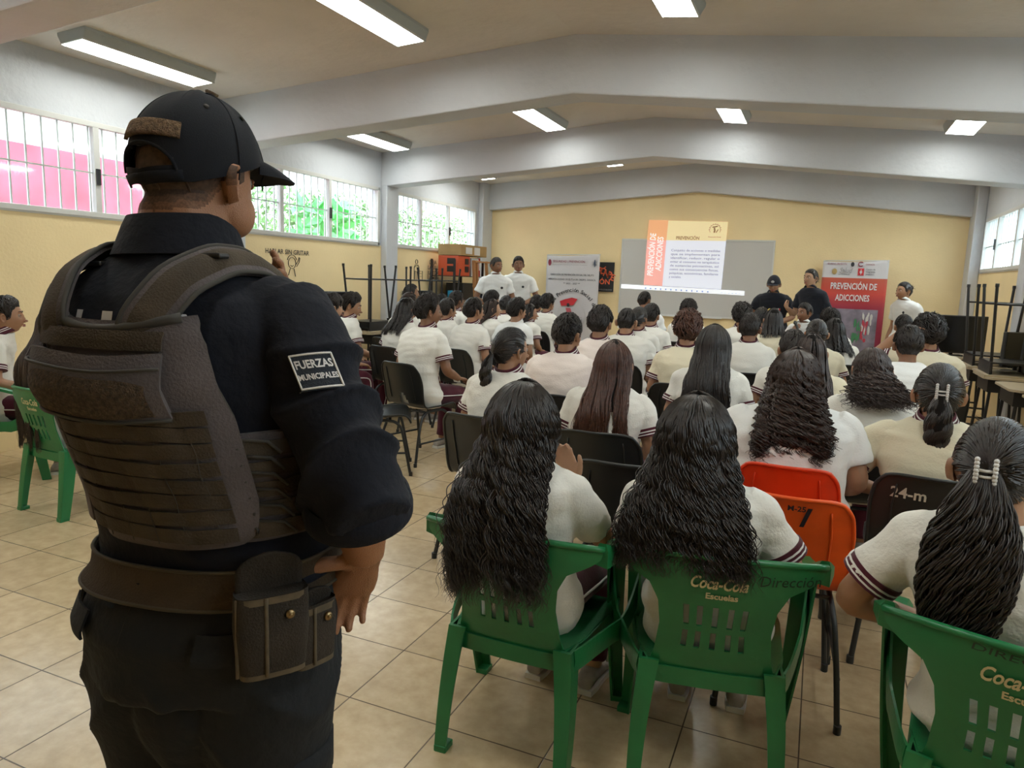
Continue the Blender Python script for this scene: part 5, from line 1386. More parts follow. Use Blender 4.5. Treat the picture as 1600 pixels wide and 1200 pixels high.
student(.47, 3.30, 1.18, ('girl in cream polo with white claw clip, on the chair marked 24-m', ''), -4,
        tied_hair(45, 'black', L=.27, width=.034, n=900, claw=True, tz=.03, vol=.018, K2=24), None, wid=1.08, near=True, shirt=CREAM, group='students in the second row', arms=('elbow_out', 'elbow_out'), skin='tan')
ch, _ = school_chair('school_chair', 'black plastic school chair marked 24-m under the girl with the white claw clip', BP, GR, 'black school chairs in the audience')
ch.location = (.47, 3.22, 0); ch.rotation_euler = (0, 0, R(-4)); chair_mark(ch, '24-m', .062, -.085, .695, mat('cream_paint_mark', (.6, .58, .5), .7), fit=.12)
put_chair((-.64, 2.82), R(2), 'empty black school chair between the two near curly-haired girls, its rim just showing')

put_chair((-2.97, 4.46), R(-58), 'empty black plastic school chair turned sideways, nearest of the left block')
# people in the left corner behind the officer
SEAT = 0.40
l1 = build_person('person', (*back_of(c5, -.05), 0), R(-10), 'girl with very long straight brown hair mostly hidden behind the officer', top=1.20, lean=-.05, slump=.4, side=-.18, hair=long_hair(46, 'darkbrown', L=.66, n=900, vol=.026, wave=.003, wlen=.2, spread=.25, rad=.0022, K=30, maxw=.11, yb=-.17), near=True, collar=None, group='seated students')[0]
l2 = build_person('person', (*back_of(c4, -.03), 0), R(-40), 'person in white polo cut off by the left edge of the photo', top=1.20, hair=HS[0], near=True, group='seated students', arms=('knee', 'lap'))[0]
SEAT = 0.435
# adults at the front
def adult(x, y, H, rzd, label, hair, arms=('clasp', 'clasp'), **k):
    return build_person('person', (x, y, 0), R(rzd), label, top=H, hair=hair, arms=arms, stand=True, seat=.49*H, group=None, cuffs=False, collar='plain', pipe=False, shirt=k.pop('shirt', WSHIRT), trousers=k.pop('trousers', DGREY), shoe=SHOEB, trousers_name='trousers', near=True, vox=.011, **k)
s1, _ = adult(-4.42, 9.62, 1.755, 212, 'older standing man in white polo with greying crew cut, hands low in front', H_GREY, wid=1.1, yaw=R(-34), skin='brown', nod=R(6))
s2, _ = adult(-4.32, 10.25, 1.79, 200, 'younger standing man in white polo with black hair, hands clasped at his waist', HS[2], wid=1.22, yaw=R(-8), skin='brown')
s5, _ = adult(1.06, 10.85, 1.585, 128, 'standing woman in white polo in profile with hair in a small bun', H_BUN, arms=('hang', 'hang'), wid=1.12, yaw=R(4), skin='tan')
s4, _ = adult(-.11, 10.35, 1.72, 150, 'standing policewoman in dark uniform with tied black hair, beside the red banner', tied_hair(51, 'black', kind='bun', tz=-.01), arms=('hold', 'hang'), wid=1.0, yaw=R(8), shirt=NAVY, trousers=KHAKI, skin='light', shirt_name='uniform_shirt')
s3, h3 = adult(-.62, 10.75, 1.62, 176, 'standing policewoman in dark uniform and cap, hands clasped, by the whiteboard', tied_hair(52, 'black', kind='pony', L=.12, tz=-.05), arms=('clasp', 'clasp'), wid=1.15, nod=R(12), shirt=NAVY, trousers=KHAKI, skin='tan', shirt_name='uniform_shirt')
def simple_cap(par, HM):
    g = G(); rr = []
    for el in np.linspace(R(10), R(88), 9):
        az = np.linspace(-PI, PI, 28, endpoint=False); rr.append(scalp(az, np.full(28, el), np.full(28, .020)))
    g.loft(rr); V = [(.07*u, .098+.055*v-.03*u*u, .03-.012*v-.006*u*u) for v in (0, .5, 1) for u in np.linspace(-1, 1, 9)]
    g.slab(np.array(V).reshape(3, 9, 3), .004); o = g.obj('cap', NAVY, par, True, split=50); o.matrix_local = HM
    q = G(); q.ball((0, .118, .062), (.022, .006, .018)); p_ = q.obj('cap_badge', PIPE, o, True)
simple_cap(s3, h3)
def chest_mark(par, x, z, y, mt, r=(.02, .003, .018), name='emblem', rot=0):
    g = G(); g.ball((x, y, z), r, 0, 10, 6); o = g.obj(name, mt, [c for c in par.children if 'shirt' in c.name][0], True)
for p_, zz_ in ((s1, 1.32), (s2, 1.34), (s5, 1.20)): chest_mark(p_, -.085, zz_, .135, DGREY)
chest_mark(s3, .02, 1.14, .128, mat('gold_badge', (.5, .36, .08), .4), (.030, .006, .036), 'badge')
for k, c_ in enumerate(((.02, .22, .08), (.7, .7, .7), (.45, .03, .03))): chest_mark(s3, -.075-.018*k, 1.16, .124, mat('flag_patch_%s' % 'gwr'[k], c_, .7), (.009, .004, .024), 'flag_patch')
chest_mark(s3, .11, 1.18, .118, PIPE, (.015, .004, .015), 'badge')
# the seated speaker with a microphone and the man at the projector
e0, _ = build_person('person', (-.16, 9.88, 0), R(165), 'seated man in white shirt speaking into a black microphone', top=1.27, hair=HS[2], near=True, arms=('mic', 'lap'), yaw=R(25), shirt=WSHIRT, collar='plain', cuffs=False, trousers=DGREY, pipe=False, shoe=SHOEB, skin='brown')
put_chair((-.16, 9.93), R(165), 'black plastic school chair under the seated speaker')
mc = empty('microphone', (0, 0, 0), 0, 'black handheld microphone held to the seated speaker\'s mouth', 'microphone')
g = G(); g.tube([(0, 0, -.13), (0, 0, 0)], [.012, .016], 10); g.obj('body', BLK, mc, True, split=50)
g = G(); g.ball((0, 0, .02), (.024, .024, .028)); g.obj('grille', mat('dark_metal_mesh', (.05, .05, .05), .4, metal=.7), mc, True)
a_, b_ = rot2(R(165), .045, .235); mc.location = (-.16+a_, 9.88+b_, 1.02); mc.rotation_euler = (R(-20), R(-25), 0)
c4p, _ = build_person('person', (-2.12, 8.92+.3, 0), R(5), 'man in bright white shirt with short hair leaning before the whiteboard', top=1.36, hair=H_FADE, near=True, lean=.1, yaw=R(25), nod=R(12), wid=1.3, shirt=WSHIRT, collar='plain', cuffs=False, trousers=DGREY, pipe=False, arms=('knee', 'knee'), skin='brown', shoe=SHOEB)
put_chair((-2.12, 9.18), R(5), 'black plastic school chair under the man in bright white shirt')

# desks along the walls with upturned desks and monitors
def upturned_desk(label, w=.58, d=.42, lh=.80, cat='desk', group='upturned desks'):
    t = empty('upturned_desk', (0, 0, 0), 0, label, cat, group)
    g = G(); g.box(-w/2, w/2, -d/2, d/2, 0, .018); g.obj('desk_top', WOODTOP, t, bevel=.003)
    g = G(); g.box(-w/2+.04, w/2-.04, -d/2+.04, -d/2+.055, .018, .13); g.box(-w/2+.04, w/2-.04, d/2-.055, d/2-.04, .018, .13); g.box(-w/2+.04, w/2-.04, -d/2+.04, d/2-.04, .115, .13); g.obj('book_tray', BLK, t)
    for sx in (-1, 1):
        for sy in (-1, 1):
            g = G(); g.tube([(sx*(w/2-.09), sy*(d/2-.06), .018), (sx*(w/2-.02), sy*(d/2-.01), lh)], .013, 8); g.tube([(sx*(w/2-.02), sy*(d/2-.01), lh-.01), (sx*(w/2-.018), sy*(d/2-.01), lh+.02)], .016, 8); g.obj('leg', BLK, t, True, split=50)
    g = G()
    for sx in (-1, 1): g.tube([(sx*(w/2-.03), -d/2+.02, lh*.80), (sx*(w/2-.03), d/2-.02, lh*.80)], .009, 8)
    g.tube([(-w/2+.03, 0, lh*.80), (w/2-.03, 0, lh*.80)], .009, 8); g.obj('crossbar', BLK, t, True)
    return t
dk = desk('beige-topped school desk below the speaking slogan, nearest along the left wall', w=.62, d=.46, group='school desks'); dk.location = (-5.15, 5.98, 0); dk.rotation_euler = (0, 0, R(90))
for (x, y, lb) in ((-5.15, 6.68, 'beige-topped school desk carrying the second monitor by the left wall'), (-5.15, 7.50, 'beige-topped school desk under the first upturned desk by the left column'), (-5.15, 8.36, 'beige-topped school desk under the second upturned desk by the left column'),
     (-5.15, 9.24, 'beige-topped school desk under the upturned desk at the wall figure'), (1.62, 9.75, 'beige-topped school desk under the large black television'), (1.62, 8.55, 'beige-topped school desk under the farther upturned desk, right wall'),
     (1.62, 7.70, 'beige-topped school desk under the nearer upturned desk, right wall'), (1.64, 6.85, 'grey-topped school desk third from the end wall on the right'), (1.66, 6.05, 'beige-topped school desk nearest along the right wall')):
    dup(dk, (x, y, 0), R(90), lb)
ud = upturned_desk('upturned school desk with black legs in the air, left of the grey column'); ud.location = (-5.15, 7.50, .751); ud.rotation_euler = (0, 0, R(90))
for x, y, lb in ((-5.12, 8.35, 'upturned school desk with black legs up against the grey left column'), (-5.15, 9.25, 'upturned school desk in front of the painted wall figure'),
     (1.60, 8.52, 'upturned school desk with legs up, farther one on the right'), (1.60, 7.72, 'upturned school desk with thick legs up, nearer one on the right')):
    dup(ud, (x, y, .751), R(90), lb)
m1 = monitor('black computer monitor partly hidden by the officer\'s shoulder', w=.46, h=.30, group='computer monitors', dz=.19); m1.location = (-5.22, 6.28, .751); m1.rotation_euler = (0, 0, R(70))
dup(m1, (-5.22, 6.86, .751), R(62), 'black computer monitor above the boys at the left desks'); dup(m1, (-5.36, 9.02, .751), R(62), 'black computer monitor below the painted wall figure')
tv = monitor('large black flat television leaning on the right-hand desks', w=.66, h=.44, name='television', dz=.03); tv.location = (1.46, 9.72, .751); tv.rotation_euler = (0, 0, R(6))
pm = monitor('black monitor standing edge-on behind the nearer upturned desk', w=.40, h=.33, name='computer_monitor', group='computer monitors', dz=.05); pm.location = (1.78, 8.12, .751); pm.rotation_euler = (0, 0, R(35))

# storage rack, easel and boxes in the left far corner
ST = mat('dark_steel_rack', (.03, .03, .032), .5, metal=.3)
rk = empty('storage_rack', (-5.42, 10.35, 0), 0, 'dark steel storage rack by the left window, loaded with boxes', 'rack')
for sx in (-.2, .2):
    for sy in (-.5, .5):
        g = G(); g.box(sx-.015, sx+.015, sy-.015, sy+.015, 0, 1.72); g.obj('post', ST, rk)
for z in (.25, .70, 1.10, 1.47): g = G(); g.box(-.21, .21, -.51, .51, z-.012, z); g.obj('shelf', ST, rk)
def crate(name, lab, cat, loc, s, mt, rz=0.0):
    t = empty(name, loc, rz, lab, cat); g = G(); g.box(-s[0]/2, s[0]/2, -s[1]/2, s[1]/2, 0, s[2]); g.obj('body', mt, t, bevel=.006); return t
OB = crate('plastic_box', 'orange-red box with two dark square openings on the storage rack', 'box', (-5.36, 10.10, 1.47), (.36, .38, .31), mat('orange_red_plastic', (.62, .09, .03), .5))
g = G()
for z in (.06, .18): g.box(.181, .186, .02, .14, z, z+.09); g.box(-.02, .12, -.195, -.190, z, z+.09)
g.obj('opening', BLK, OB)
PB = crate('paper_stack', 'white stack of papers beside the orange-red box on the rack', 'papers', (-5.36, 10.52, 1.47), (.32, .26, .29), mat('white_paper_stack', (.62, .62, .64), .7, bump=.3, bscale=60, stretch=(1, 1, 12)))
RB = crate('binder', 'red binder right of the white paper stack', 'binder', (-5.36, 10.72, 1.47), (.28, .07, .30), mat('red_binder_card', (.5, .03, .03), .5)); g = G(); g.box(.141, .144, -.02, .02, .1, .22); g.obj('spine_label', PIPE, RB)
CB = crate('cardboard_box', 'brown cardboard box with two white labels on top of the rack', 'box', (-5.34, 10.36, 1.785), (.40, .92, .17), mat('brown_cardboard', (.38, .24, .10), .8, vary=.1))
g = G(); g.box(.201, .204, -.30, -.08, .03, .13); g.box(.201, .204, .0, .20, .02, .14); g.obj('label', PIPE, CB)
crate('plastic_tub', 'small bright blue tub low on the storage rack', 'tub', (-5.30, 10.02, 1.10), (.16, .16, .14), mat('bright_blue_plastic', (.02, .32, .60), .45))
crate('cardboard_box', 'black carton on the rack\'s lower shelf', 'box', (-5.40, 10.45, 1.10), (.30, .50, .26), BLK)
WOOD = mat('orange_brown_wood', (.42, .20, .07), .5, vary=.15, vscale=8, stretch=(8, 8, 1))
es = empty('wooden_easel', (-5.02, 10.40, 0), 0, 'tall light wooden easel frame leaning in front of the storage rack', 'easel')
for y0, y1, nm in ((-.30, -.20, 'leg'), (.32, .26, 'leg'), (-.12, -.10, 'leg')):
    g = G(); g.bar((0.12 if nm == 'leg' and y0 < -.2 else .08, y0, 0), (-.05, y1, 1.72), .045, .03); g.obj('leg', WOOD, es, bevel=.003)
for z in (.55, 1.32, 1.70): g = G(); g.bar((.0, -.27, z), (.0, .29, z), .05, .025); g.obj('rail', WOOD, es, bevel=.003)
pn = crate('display_board', 'dark grey board leaning in the left far corner behind the standing men', 'board', (-5.25, 11.35, 0), (.05, .80, 1.42), mat('dark_grey_board', (.05, .05, .055), .6), R(-35))
# ------------------------------------------------------------------ the officer in the foreground
OFF = empty('person', (-.95, .90, 0), R(7), 'large officer in dark uniform, cap and worn tactical vest, seen from behind', 'person')
VEST = cloth('faded_charcoal_vest_nylon', (0.092, 0.077, 0.078), 0.7, bs=240, sheen=.05, vary=.22, vscale=9)
VBAND = cloth('dusty_brown_webbing', (0.062, 0.047, 0.033), 0.8, bs=300, sheen=.02, vary=.25, vscale=12)
EDGE = mat('worn_binding_tape', (0.040, 0.035, 0.029), 0.8)
VELCRO = mat('brown_velcro_pile', (0.30, 0.185, 0.105), 0.95, bump=1.0, bscale=420, vary=.5, vscale=160)
VELD = mat('dark_brown_velcro_pile', (0.115, 0.070, 0.038), 0.95, bump=1.0, bscale=420, vary=.5, vscale=160)
UNI = cloth('navy_black_ripstop', (0.0095, 0.0105, 0.0165), 0.5, bs=60, sheen=.02)
PANT = cloth('charcoal_uniform_trousers', (0.0175, 0.0190, 0.0215), 0.5, bs=60, sheen=.02)
CAPM = cloth('black_navy_cap_twill', (0.0110, 0.0120, 0.0165), 0.5, bs=500, sheen=.02)
OSKIN = mat('warm_brown_neck_skin', (0.33, 0.150, 0.075), 0.48, sss=0.1, vary=0.10, vscale=18, bump=0.25, bscale=420)
STUB = mat('shaved_hair_stubble', (0.075, 0.042, 0.026), 0.8, vary=.4, vscale=120)
OT = [ # z, half width, front, back, x shift, y shift
 (0.80, .205, .125, .165, .006, .010), (0.88, .214, .140, .172, .008, .005), (0.935, .203, .145, .150, .014, .005), (0.965, .190, .145, .130, .020, .005), (1.02, .186, .150, .125, .018, .01), (1.10, .184, .150, .130, .006, .01),
 (1.20, .190, .145, .145, -.010, 0), (1.30, .200, .135, .155, -.022, -.01), (1.37, .205, .115, .148, -.028, -.015), (1.42, .185, .095, .125, -.030, -.02), (1.455, .140, .075, .095, -.032, -.02), (1.485, .095, .065, .075, -.032, -.015), (1.51, .072, .06, .065, -.032, -.008)]
OZ = [r[0] for r in OT]
def oT(z): return [float(np.interp(z, OZ, [r[i] for r in OT])) for i in range(1, 6)]
def opt(th, z, off=0.0):
    """point on the torso: th 0 = middle of the back, + to his right, in radians"""
    w, f_, b_, x0, y0 = oT(z); a = -PI/2+th; p = 2.35; ca, sa = math.cos(a), math.sin(a)
    d = b_ if sa < 0 else f_
    x = (w+off)*math.copysign(abs(ca)**(2/p), ca); y = (d+off)*math.copysign(abs(sa)**(2/p), sa)
    return np.array([x0+x, y0+y, z])
def oring(z, off=0, n=40): return np.array([opt(t, z, off) for t in np.linspace(-PI, PI, n, endpoint=False)])
def opatch(t0, t1, z0, z1, off, nt=20, nz=8, fn=None, bow=0.0):
    P = np.zeros((nt, nz, 3))
    for i in range(nt):
        for j in range(nz):
            u = i/(nt-1); v = j/(nz-1); z = z0+(z1-z0)*v
            o = off+(fn(u, v) if fn else 0)
            P[i, j] = opt(t0+(t1-t0)*u, z, o)
    return P
SH = {1: np.array([.168, -.01, 1.398]), -1: np.array([-.212, .0, 1.398])}
EL = {1: np.array([.300, -.030, 1.145]), -1: np.array([-.195, .15, 1.17])}
WR = {1: np.array([.292, .020, 1.000]), -1: np.array([-.075, .235, 1.375])}
HMo = Matrix.Translation((-.028, .030, 1.612)) @ Zrot(R(-8)) @ Matrix.Rotation(R(-3), 4, 'X')
# skin: one continuous body
b = G(); b.loft([ring((r[4], r[5], r[0]), r[1]*.86, r[2]*.8, r[3]*.8, 28, 2.3) for r in OT])
b.merge(head_g(72, 52), HMo)
b.tube([(-.032, -.018, 1.44), (-.032, -.012, 1.50), (-.030, .004, 1.56), (-.028, .012, 1.62)], [.074, .066, .066, .062], 24)
b.ball((-.030, -.030, 1.545), (.060, .042, .055))
for s in (-1, 1):
    c = HMo @ Vector((s*.043, .040, -.048)); b.ball(c, (.031, .038, .042), 0, 16, 12)
for s in (1, -1):
    P, q = limb([SH[s], (SH[s]+EL[s])/2, EL[s], (EL[s]*.55+WR[s]*.45), WR[s]], [.058, .052, .052, .048, .032], 8)
    b.tube(P, q, 18)
hr = hand_g(1, 0.46, 0.03, 0.190, 10, thumb=1.45)
b.merge(hr, hand_frame(WR[1]+np.array([0, 0, 0]), (-.46, .30, -.84), (.40, -.62, -.36)))
hl = hand_g(-1, 0.50, 0.06, 0.185, 10, thumb=0.4)
b.merge(hl, hand_frame(WR[-1], (.72, -.12, .66), (-.2, -.9, .1)))
for s in (-1, 1):
    b.tube([(s*.095+.02, 0, .88), (s*.11+.01, .01, .48), (s*.12, -.03, .09)], [.08, .055, .04], 14)
ex = G(); ex.merge(FACE['bits'], HMo); e2 = G(); ear(e2, 1, 1.25); ear(e2, -1, 1.25); ex.merge(e2, HMo @ Matrix.Diagonal((1, 1.08, 1.08, 1)).to_4x4())
FADE = [mat('neck_stubble_%s' % n_, c_, .8, vary=.35, vscale=260) for n_, c_ in (('dense', (.050, .029, .020)), ('middle', (.095, .050, .031)), ('thin', (.165, .080, .045)))]
bo = link('body', remesh(b, 'body', 0.0042, 3, extra=ex), [OSKIN, EYEW, EYED, LIP, BROW]+FADE, OFF)
Hi = np.array(HMo.inverted()); n_p = len(bo.data.polygons); C_ = np.empty(n_p*3, np.float32); bo.data.polygons.foreach_get('center', C_); C_ = C_.reshape(-1, 3) @ Hi[:3, :3].T + Hi[:3, 3]
mi = np.empty(n_p, np.int32); bo.data.polygons.foreach_get('material_index', mi)
az_ = np.abs(np.arctan2(C_[:, 0], C_[:, 1])); r_ = np.hypot(C_[:, 0], C_[:, 1]); low = np.interp(az_, [1.55, 1.85, 2.2, PI], [.03, -.020, -.052, -.064])+.003*nse(C_, 30, 4)
ok = (az_ > 1.75) & (mi == 0) & (C_[:, 2] < .06) & (C_[:, 2] > -.10) & (r_ > .05)
for k, dz in ((7, 0), (6, .012), (5, .024)): mi[ok & (C_[:, 2] > low+dz)] = k
bo.data.polygons.foreach_set('material_index', mi); bo.data.update()
# close-cropped hair below the cap
o = short_hair(61, 'black', vol=.0035, n=40, fade=.4, messy=.3); o.materials.clear(); o.materials.append(STUB); o.materials.append(STUB)
ho = bpy.data.objects.new('hair', o); col.objects.link(ho); ho.parent = OFF; ho.matrix_local = HMo

# cap
cap_th = lambda az, el: 0.014+0.012*math.sin(max(0, el))*1.0+0.010*math.exp(-((abs(az))/0.8)**2)*math.cos(el)
def capP(az, el, extra=0.0): return scalp(np.array(az), np.array(el), np.array(cap_th(az, el)+extra))
na, ne = 97, 40; P = np.zeros((na, ne, 3)); mk = np.ones((na-1, ne-1), bool)
def cap_low(az): return R(float(np.interp(abs(math.degrees(az)), [0, 50, 90, 130, 180], [22, 17, 5, -8, -14])))
for i in range(na):
    az = -PI+2*PI*i/(na-1)
    for j in range(ne):
        v = j/(ne-1); el = cap_low(az)+(R(89)-cap_low(az))*v; P[i, j] = capP(az, el, 0.0012*math.sin(az*7+v*5)+0.0016*math.sin(az*3+1))
for i in range(na-1):
    az = -PI+2*PI*(i+.5)/(na-1); d = PI-abs(az)
    for j in range(ne-1):
        v = (j+.5)/(ne-1)
        if (d/0.62)**2+((v-0.10)/0.19)**2 < 1 and v > 0.135: mk[i, j] = False
g = G(); g.slab(P, 0.0035, mk); cap = g.obj('cap', CAPM, OFF, True, split=60); cap.matrix_local = HMo
g = G(); Q = [[capP(PI-d, cap_low(PI-d)+dz, .004) for dz in (0.02, .09, .16)] for d in np.linspace(-.72, .72, 20)]; g.slab(np.array(Q), .003); g.obj('strap', CAPM, cap, True)
# rim stitched round the opening
g = G(); T = np.linspace(0.1, PI-.1, 24); g.tube([capP(PI-0.64*math.cos(t), cap_low(PI)+(R(89)-cap_low(PI))*(0.10+0.20*math.sin(t)), .003) for t in T], .0028, 6); g.obj('opening_binding', CAPM, cap, True)
g = G()
for a in (-150, -90, -30, 30, 90, 150): g.tube([capP(R(a), R(e_), .0022) for e_ in np.linspace(0 if abs(a) < 140 else 32, 88, 14)], .0013, 5)
g.obj('seam', CAPM, cap, True)
g = G()
for a in (-120, -60, 60, 120): g.tube([tuple(capP(R(a), R(52), .001)), tuple(capP(R(a), R(52), .004))], .0042, 10)
g.obj('eyelet', EDGE, cap, True)
g = G(); g.ball(capP(0, R(89), .002), (.007, .007, .004)); g.obj('button', CAPM, cap, True)
g = G(); Q = [[capP(PI-d, R(20)+dz+0.03*math.cos(d*2.2), .006) for dz in np.linspace(0, .19, 6)] for d in np.linspace(-.56, .66, 24)]; g.slab(np.array(Q), .006); g.obj('velcro_strip', VELCRO, cap, True)
g = G(); Q = [[capP(R(-10+20*u), R(84)-.16*v, .010) for v in (0, .5, 1)] for u in (0, .5, 1)]; g.slab(np.array(Q), .004); g.obj('top_patch', VELCRO, cap, True)
nb = 25; Q = np.zeros((nb, 10, 3))
for i in range(nb):
    u = -1+2*i/(nb-1); a = u*R(54); base = capP(a, cap_low(a)+.04, 0.0)
    for j in range(10):
        v = j/9; out = 0.082*math.sqrt(max(0, 1-abs(u)**2.4)); Q[i, j] = base+np.array([math.sin(a)*out*v*.35, out*v, -0.016*v*(1-u*u)-0.018*u*u*v*.4-0.012*v*v])
g = G(); g.slab(Q, .0038); g.obj('brim', CAPM, cap, True, split=60)

# shirt with rolled sleeves
sg = G(); sg.loft([oring(z, .010+(.006 if z < 1.1 else 0)) for z in (.955, .98, 1.0, 1.05, 1.1, 1.2, 1.3, 1.37, 1.42, 1.455, 1.485)])
for s in (1, -1):
    S = SH[s]; E_ = EL[s]; W_ = WR[s]; d = W_-E_
    P, q = limb([S+np.array([-s*.05, 0, .005]), S+np.array([s*.012, 0, -.02]), (S*.5+E_*.5), E_+np.array([0, -.006, .004]), E_+d*(.10 if s > 0 else .7)], [.064, .072, .069, .068, .068], 7)
    sg.tube(P, q, 26)
    if s > 0: sg.tube([E_-d*.06, E_+d*.20], [.070, .078], 26)
def wrO(V, N):
    arm = np.clip((np.abs(V[:, 0]+.03)-.20)/.05, 0, 1)
    d = nse(V, 2.6, 3)*.0040+nse(V*[1, 1, 1.7], 5.5, 8)*.0030
    q = V[:, 2]*52+V[:, 0]*-34+V[:, 1]*20+3.2*nse(V, 2.4, 5)
    fold = (1-np.abs(np.sin(q*.5)))**1.6*arm*.019
    q2 = V[:, 2]*60+2.5*nse(V*[1, 1, .4], 3, 9); bl = np.clip((1.10-V[:, 2])/.06, 0, 1)*(1-arm)
    q3 = V[:, 0]*44-V[:, 2]*26+2.4*nse(V, 2.0, 6)
    return V+N*(d+fold+(1-np.abs(np.sin(q2*.5)))*bl*.010+(1-np.abs(np.sin(q3*.5)))**2*(1-arm)*.004)[:, None]
sh = link('s', remesh(sg, 'uniform_shirt', 0.0058, 3, wrO), [UNI], OFF); sh.name = 'uniform_shirt'
d = WR[1]-EL[1]; d /= np.linalg.norm(d)
g = G(); c0 = EL[1]+d*.048; u_, v_ = basis(d); T = np.linspace(0, 2*PI, 40, endpoint=False)
rr = [c0+d*k+(r_+.004*np.sin(3*T+k*40)[:, None]*0)*(np.cos(T)[:, None]*u_+np.sin(T)[:, None]*v_) for k, r_ in ((-.026, .079), (-.022, .084), (0, .088), (.014, .087), (.018, .080), (.010, .066))]
g.loft(rr, caps=False); g.obj('rolled_cuff', UNI, sh, True)
# sleeve strap and seam of the shoulder
g = G(); rr = []
for z, w, dd, y in ((1.458, .098, .090, -.012), (1.475, .092, .086, -.012), (1.50, .086, .082, -.008), (1.53, .083, .080, -.004), (1.545, .082, .080, .0), (1.548, .087, .085, .0), (1.534, .092, .090, -.002), (1.505, .099, .096, -.008), (1.486, .104, .100, -.012)):
    T = np.linspace(R(62), R(478), 44); rr.append(np.stack([-.031+w*np.cos(T), y+dd*np.sin(T), z-.060*np.clip((np.sin(T)+.45)/1.45, 0, 1)**1.3+.004*np.cos(T)], -1))
g.slab(np.array(rr).transpose(1, 0, 2), .004); g.obj('collar', UNI, sh, True, split=60)
q = text_g('POLICÍA', .056, .02, 'CENTER'); V = q.arr(); W = [opt(v[0]/.150-.02, 1.362+v[1], .0215) for v in V]; h = G(); h.add(W, q.F); h.obj('lettering', WP, sh, recalc=False)
# shoulder patch
PC, PH = -.24, .37
def sleeve_pt(a, t, off=0):
    S = SH[1]; E_ = EL[1]; ax = (E_-S)/np.linalg.norm(E_-S); t = t-.075*(a-PC); c = S+(E_-S)*t
    n0 = np.array([.45, -.89, 0.0]); n0 -= ax*np.dot(n0, ax); n0 /= np.linalg.norm(n0); m0 = np.cross(ax, n0)
    return c+(.0810+off)*(math.cos(a)*n0+math.sin(a)*m0)
def spatch(a0, a1, t0, t1, off, th, name, mt, par, nt=14):
    Q = [[sleeve_pt(a0+(a1-a0)*u, t0+(t1-t0)*v, off) for v in np.linspace(0, 1, 8)] for u in np.linspace(0, 1, nt)]
    g = G(); g.slab(np.array(Q), th); return g.obj(name, mt, par, True, split=50)
pat = spatch(PC-PH, PC+PH, .30, .51, .004, .003, 'shoulder_patch', mat('dark_blue_patch', (0.022, 0.030, 0.045), .8, bump=.5, bscale=500), sh)
g = G(); L_ = [sleeve_pt(PC+(PH-.03)*a, .405+.093*t_, .0065) for a, t_ in [(x, -1) for x in np.linspace(-1, 1, 14)]+[(1, y) for y in np.linspace(-1, 1, 8)]+[(x, 1) for x in np.linspace(1, -1, 14)]+[(-1, y) for y in np.linspace(1, -1, 8)]]
g.tube(L_, .0016, 5); g.obj('border', PIPE, pat)
for s_, t_, sz, ft in (('FUERZAS', .387, .018, .052), ('MUNICIPALES', .450, .0125, .055)):
    q = text_g(s_, sz, .03, 'CENTER'); V = q.arr(); k = ft/(V[:, 0].max()-V[:, 0].min()); ln = np.linalg.norm(EL[1]-SH[1])
    W = [sleeve_pt(PC-(v[0]*k)/.085, t_-v[1]/ln, .0062) for v in V]
    h = G(); h.add(W, q.F); h.obj('lettering', WP, pat, recalc=False)

# vest
tc_ = -.05
def vfn(u, v): return 0
vest = empty('tactical_vest'); vest.parent = OFF
def back_off(z): return float(np.interp(z, [1.05, 1.15, 1.30, 1.42], [.038, .040, .044, .030]))
def vp(x, z, off=0.0):
    """point on the vest's back plate: x metres from its middle line"""
    w, f_, b_, x0, y0 = oT(z); R0 = .20; xc = float(np.interp(z, [1.05, 1.35], [.034, -.008]))
    return np.array([xc+x*.98, y0-b_-back_off(z)-off+0.9*x*x*(1+1.5*abs(x)/.15)*1.05, z])
def vpatch(x0, x1, z0, z1, off, th, name, mt, par, nx=22, nz=8, wob=0.0, fn=None, split=50):
    P = np.zeros((nx, nz, 3))
    for i in range(nx):
        for j in range(nz):
            u = i/(nx-1); v = j/(nz-1); x = x0+(x1-x0)*u; z = z0+(z1-z0)*v
            if fn: x, z, e_ = fn(u, v, x, z)
            else: e_ = 0
            P[i, j] = vp(x, z+wob*math.sin(u*9+z0*70), off+e_)
    g = G(); g.slab(P, th); return g.obj(name, mt, par, True, split=split)
def plate_fn(u, v, x, z):
    w = float(np.interp(z, [1.05, 1.07, 1.12, 1.25, 1.36, 1.40], [.120, .142, .150, .152, .135, .115])); e_ = -.010*(abs(2*u-1)**6)-.006*(1 if v < .03 or v > .97 else 0)
    return (2*u-1)*w, z-.012*(1-(2*u-1)**2)*v**3+(.010*abs(2*u-1)**3*(1-v)**3), e_+.002*math.sin(u*8+v*6)
plate = vpatch(-1, 1, 1.048, 1.395, 0, .034, 'back_panel', VEST, vest, 40, 36, fn=plate_fn)
# binding tape round the panel edge
pts = []
for k in range(0, 33): z = 1.05+.34*k/32; pts.append(vp(*(lambda r: (r[0], r[1], r[2]+.004))(plate_fn(1, k/32, 0, z))))
g = G(); g.tube(pts, .0062, 8); g.tube([p*np.array([1, 1, 1]) for p in [vp(*(lambda r: (r[0], r[1], r[2]+.004))(plate_fn(0, k/32, 0, 1.05+.34*k/32))) for k in range(33)]], .0062, 8)
g.tube([vp(*(lambda r: (r[0], r[1], r[2]+.006))(plate_fn(u, 0, 0, 1.05))) for u in np.linspace(0, 1, 26)], .0062, 8); g.obj('edge_binding', EDGE, plate, True)
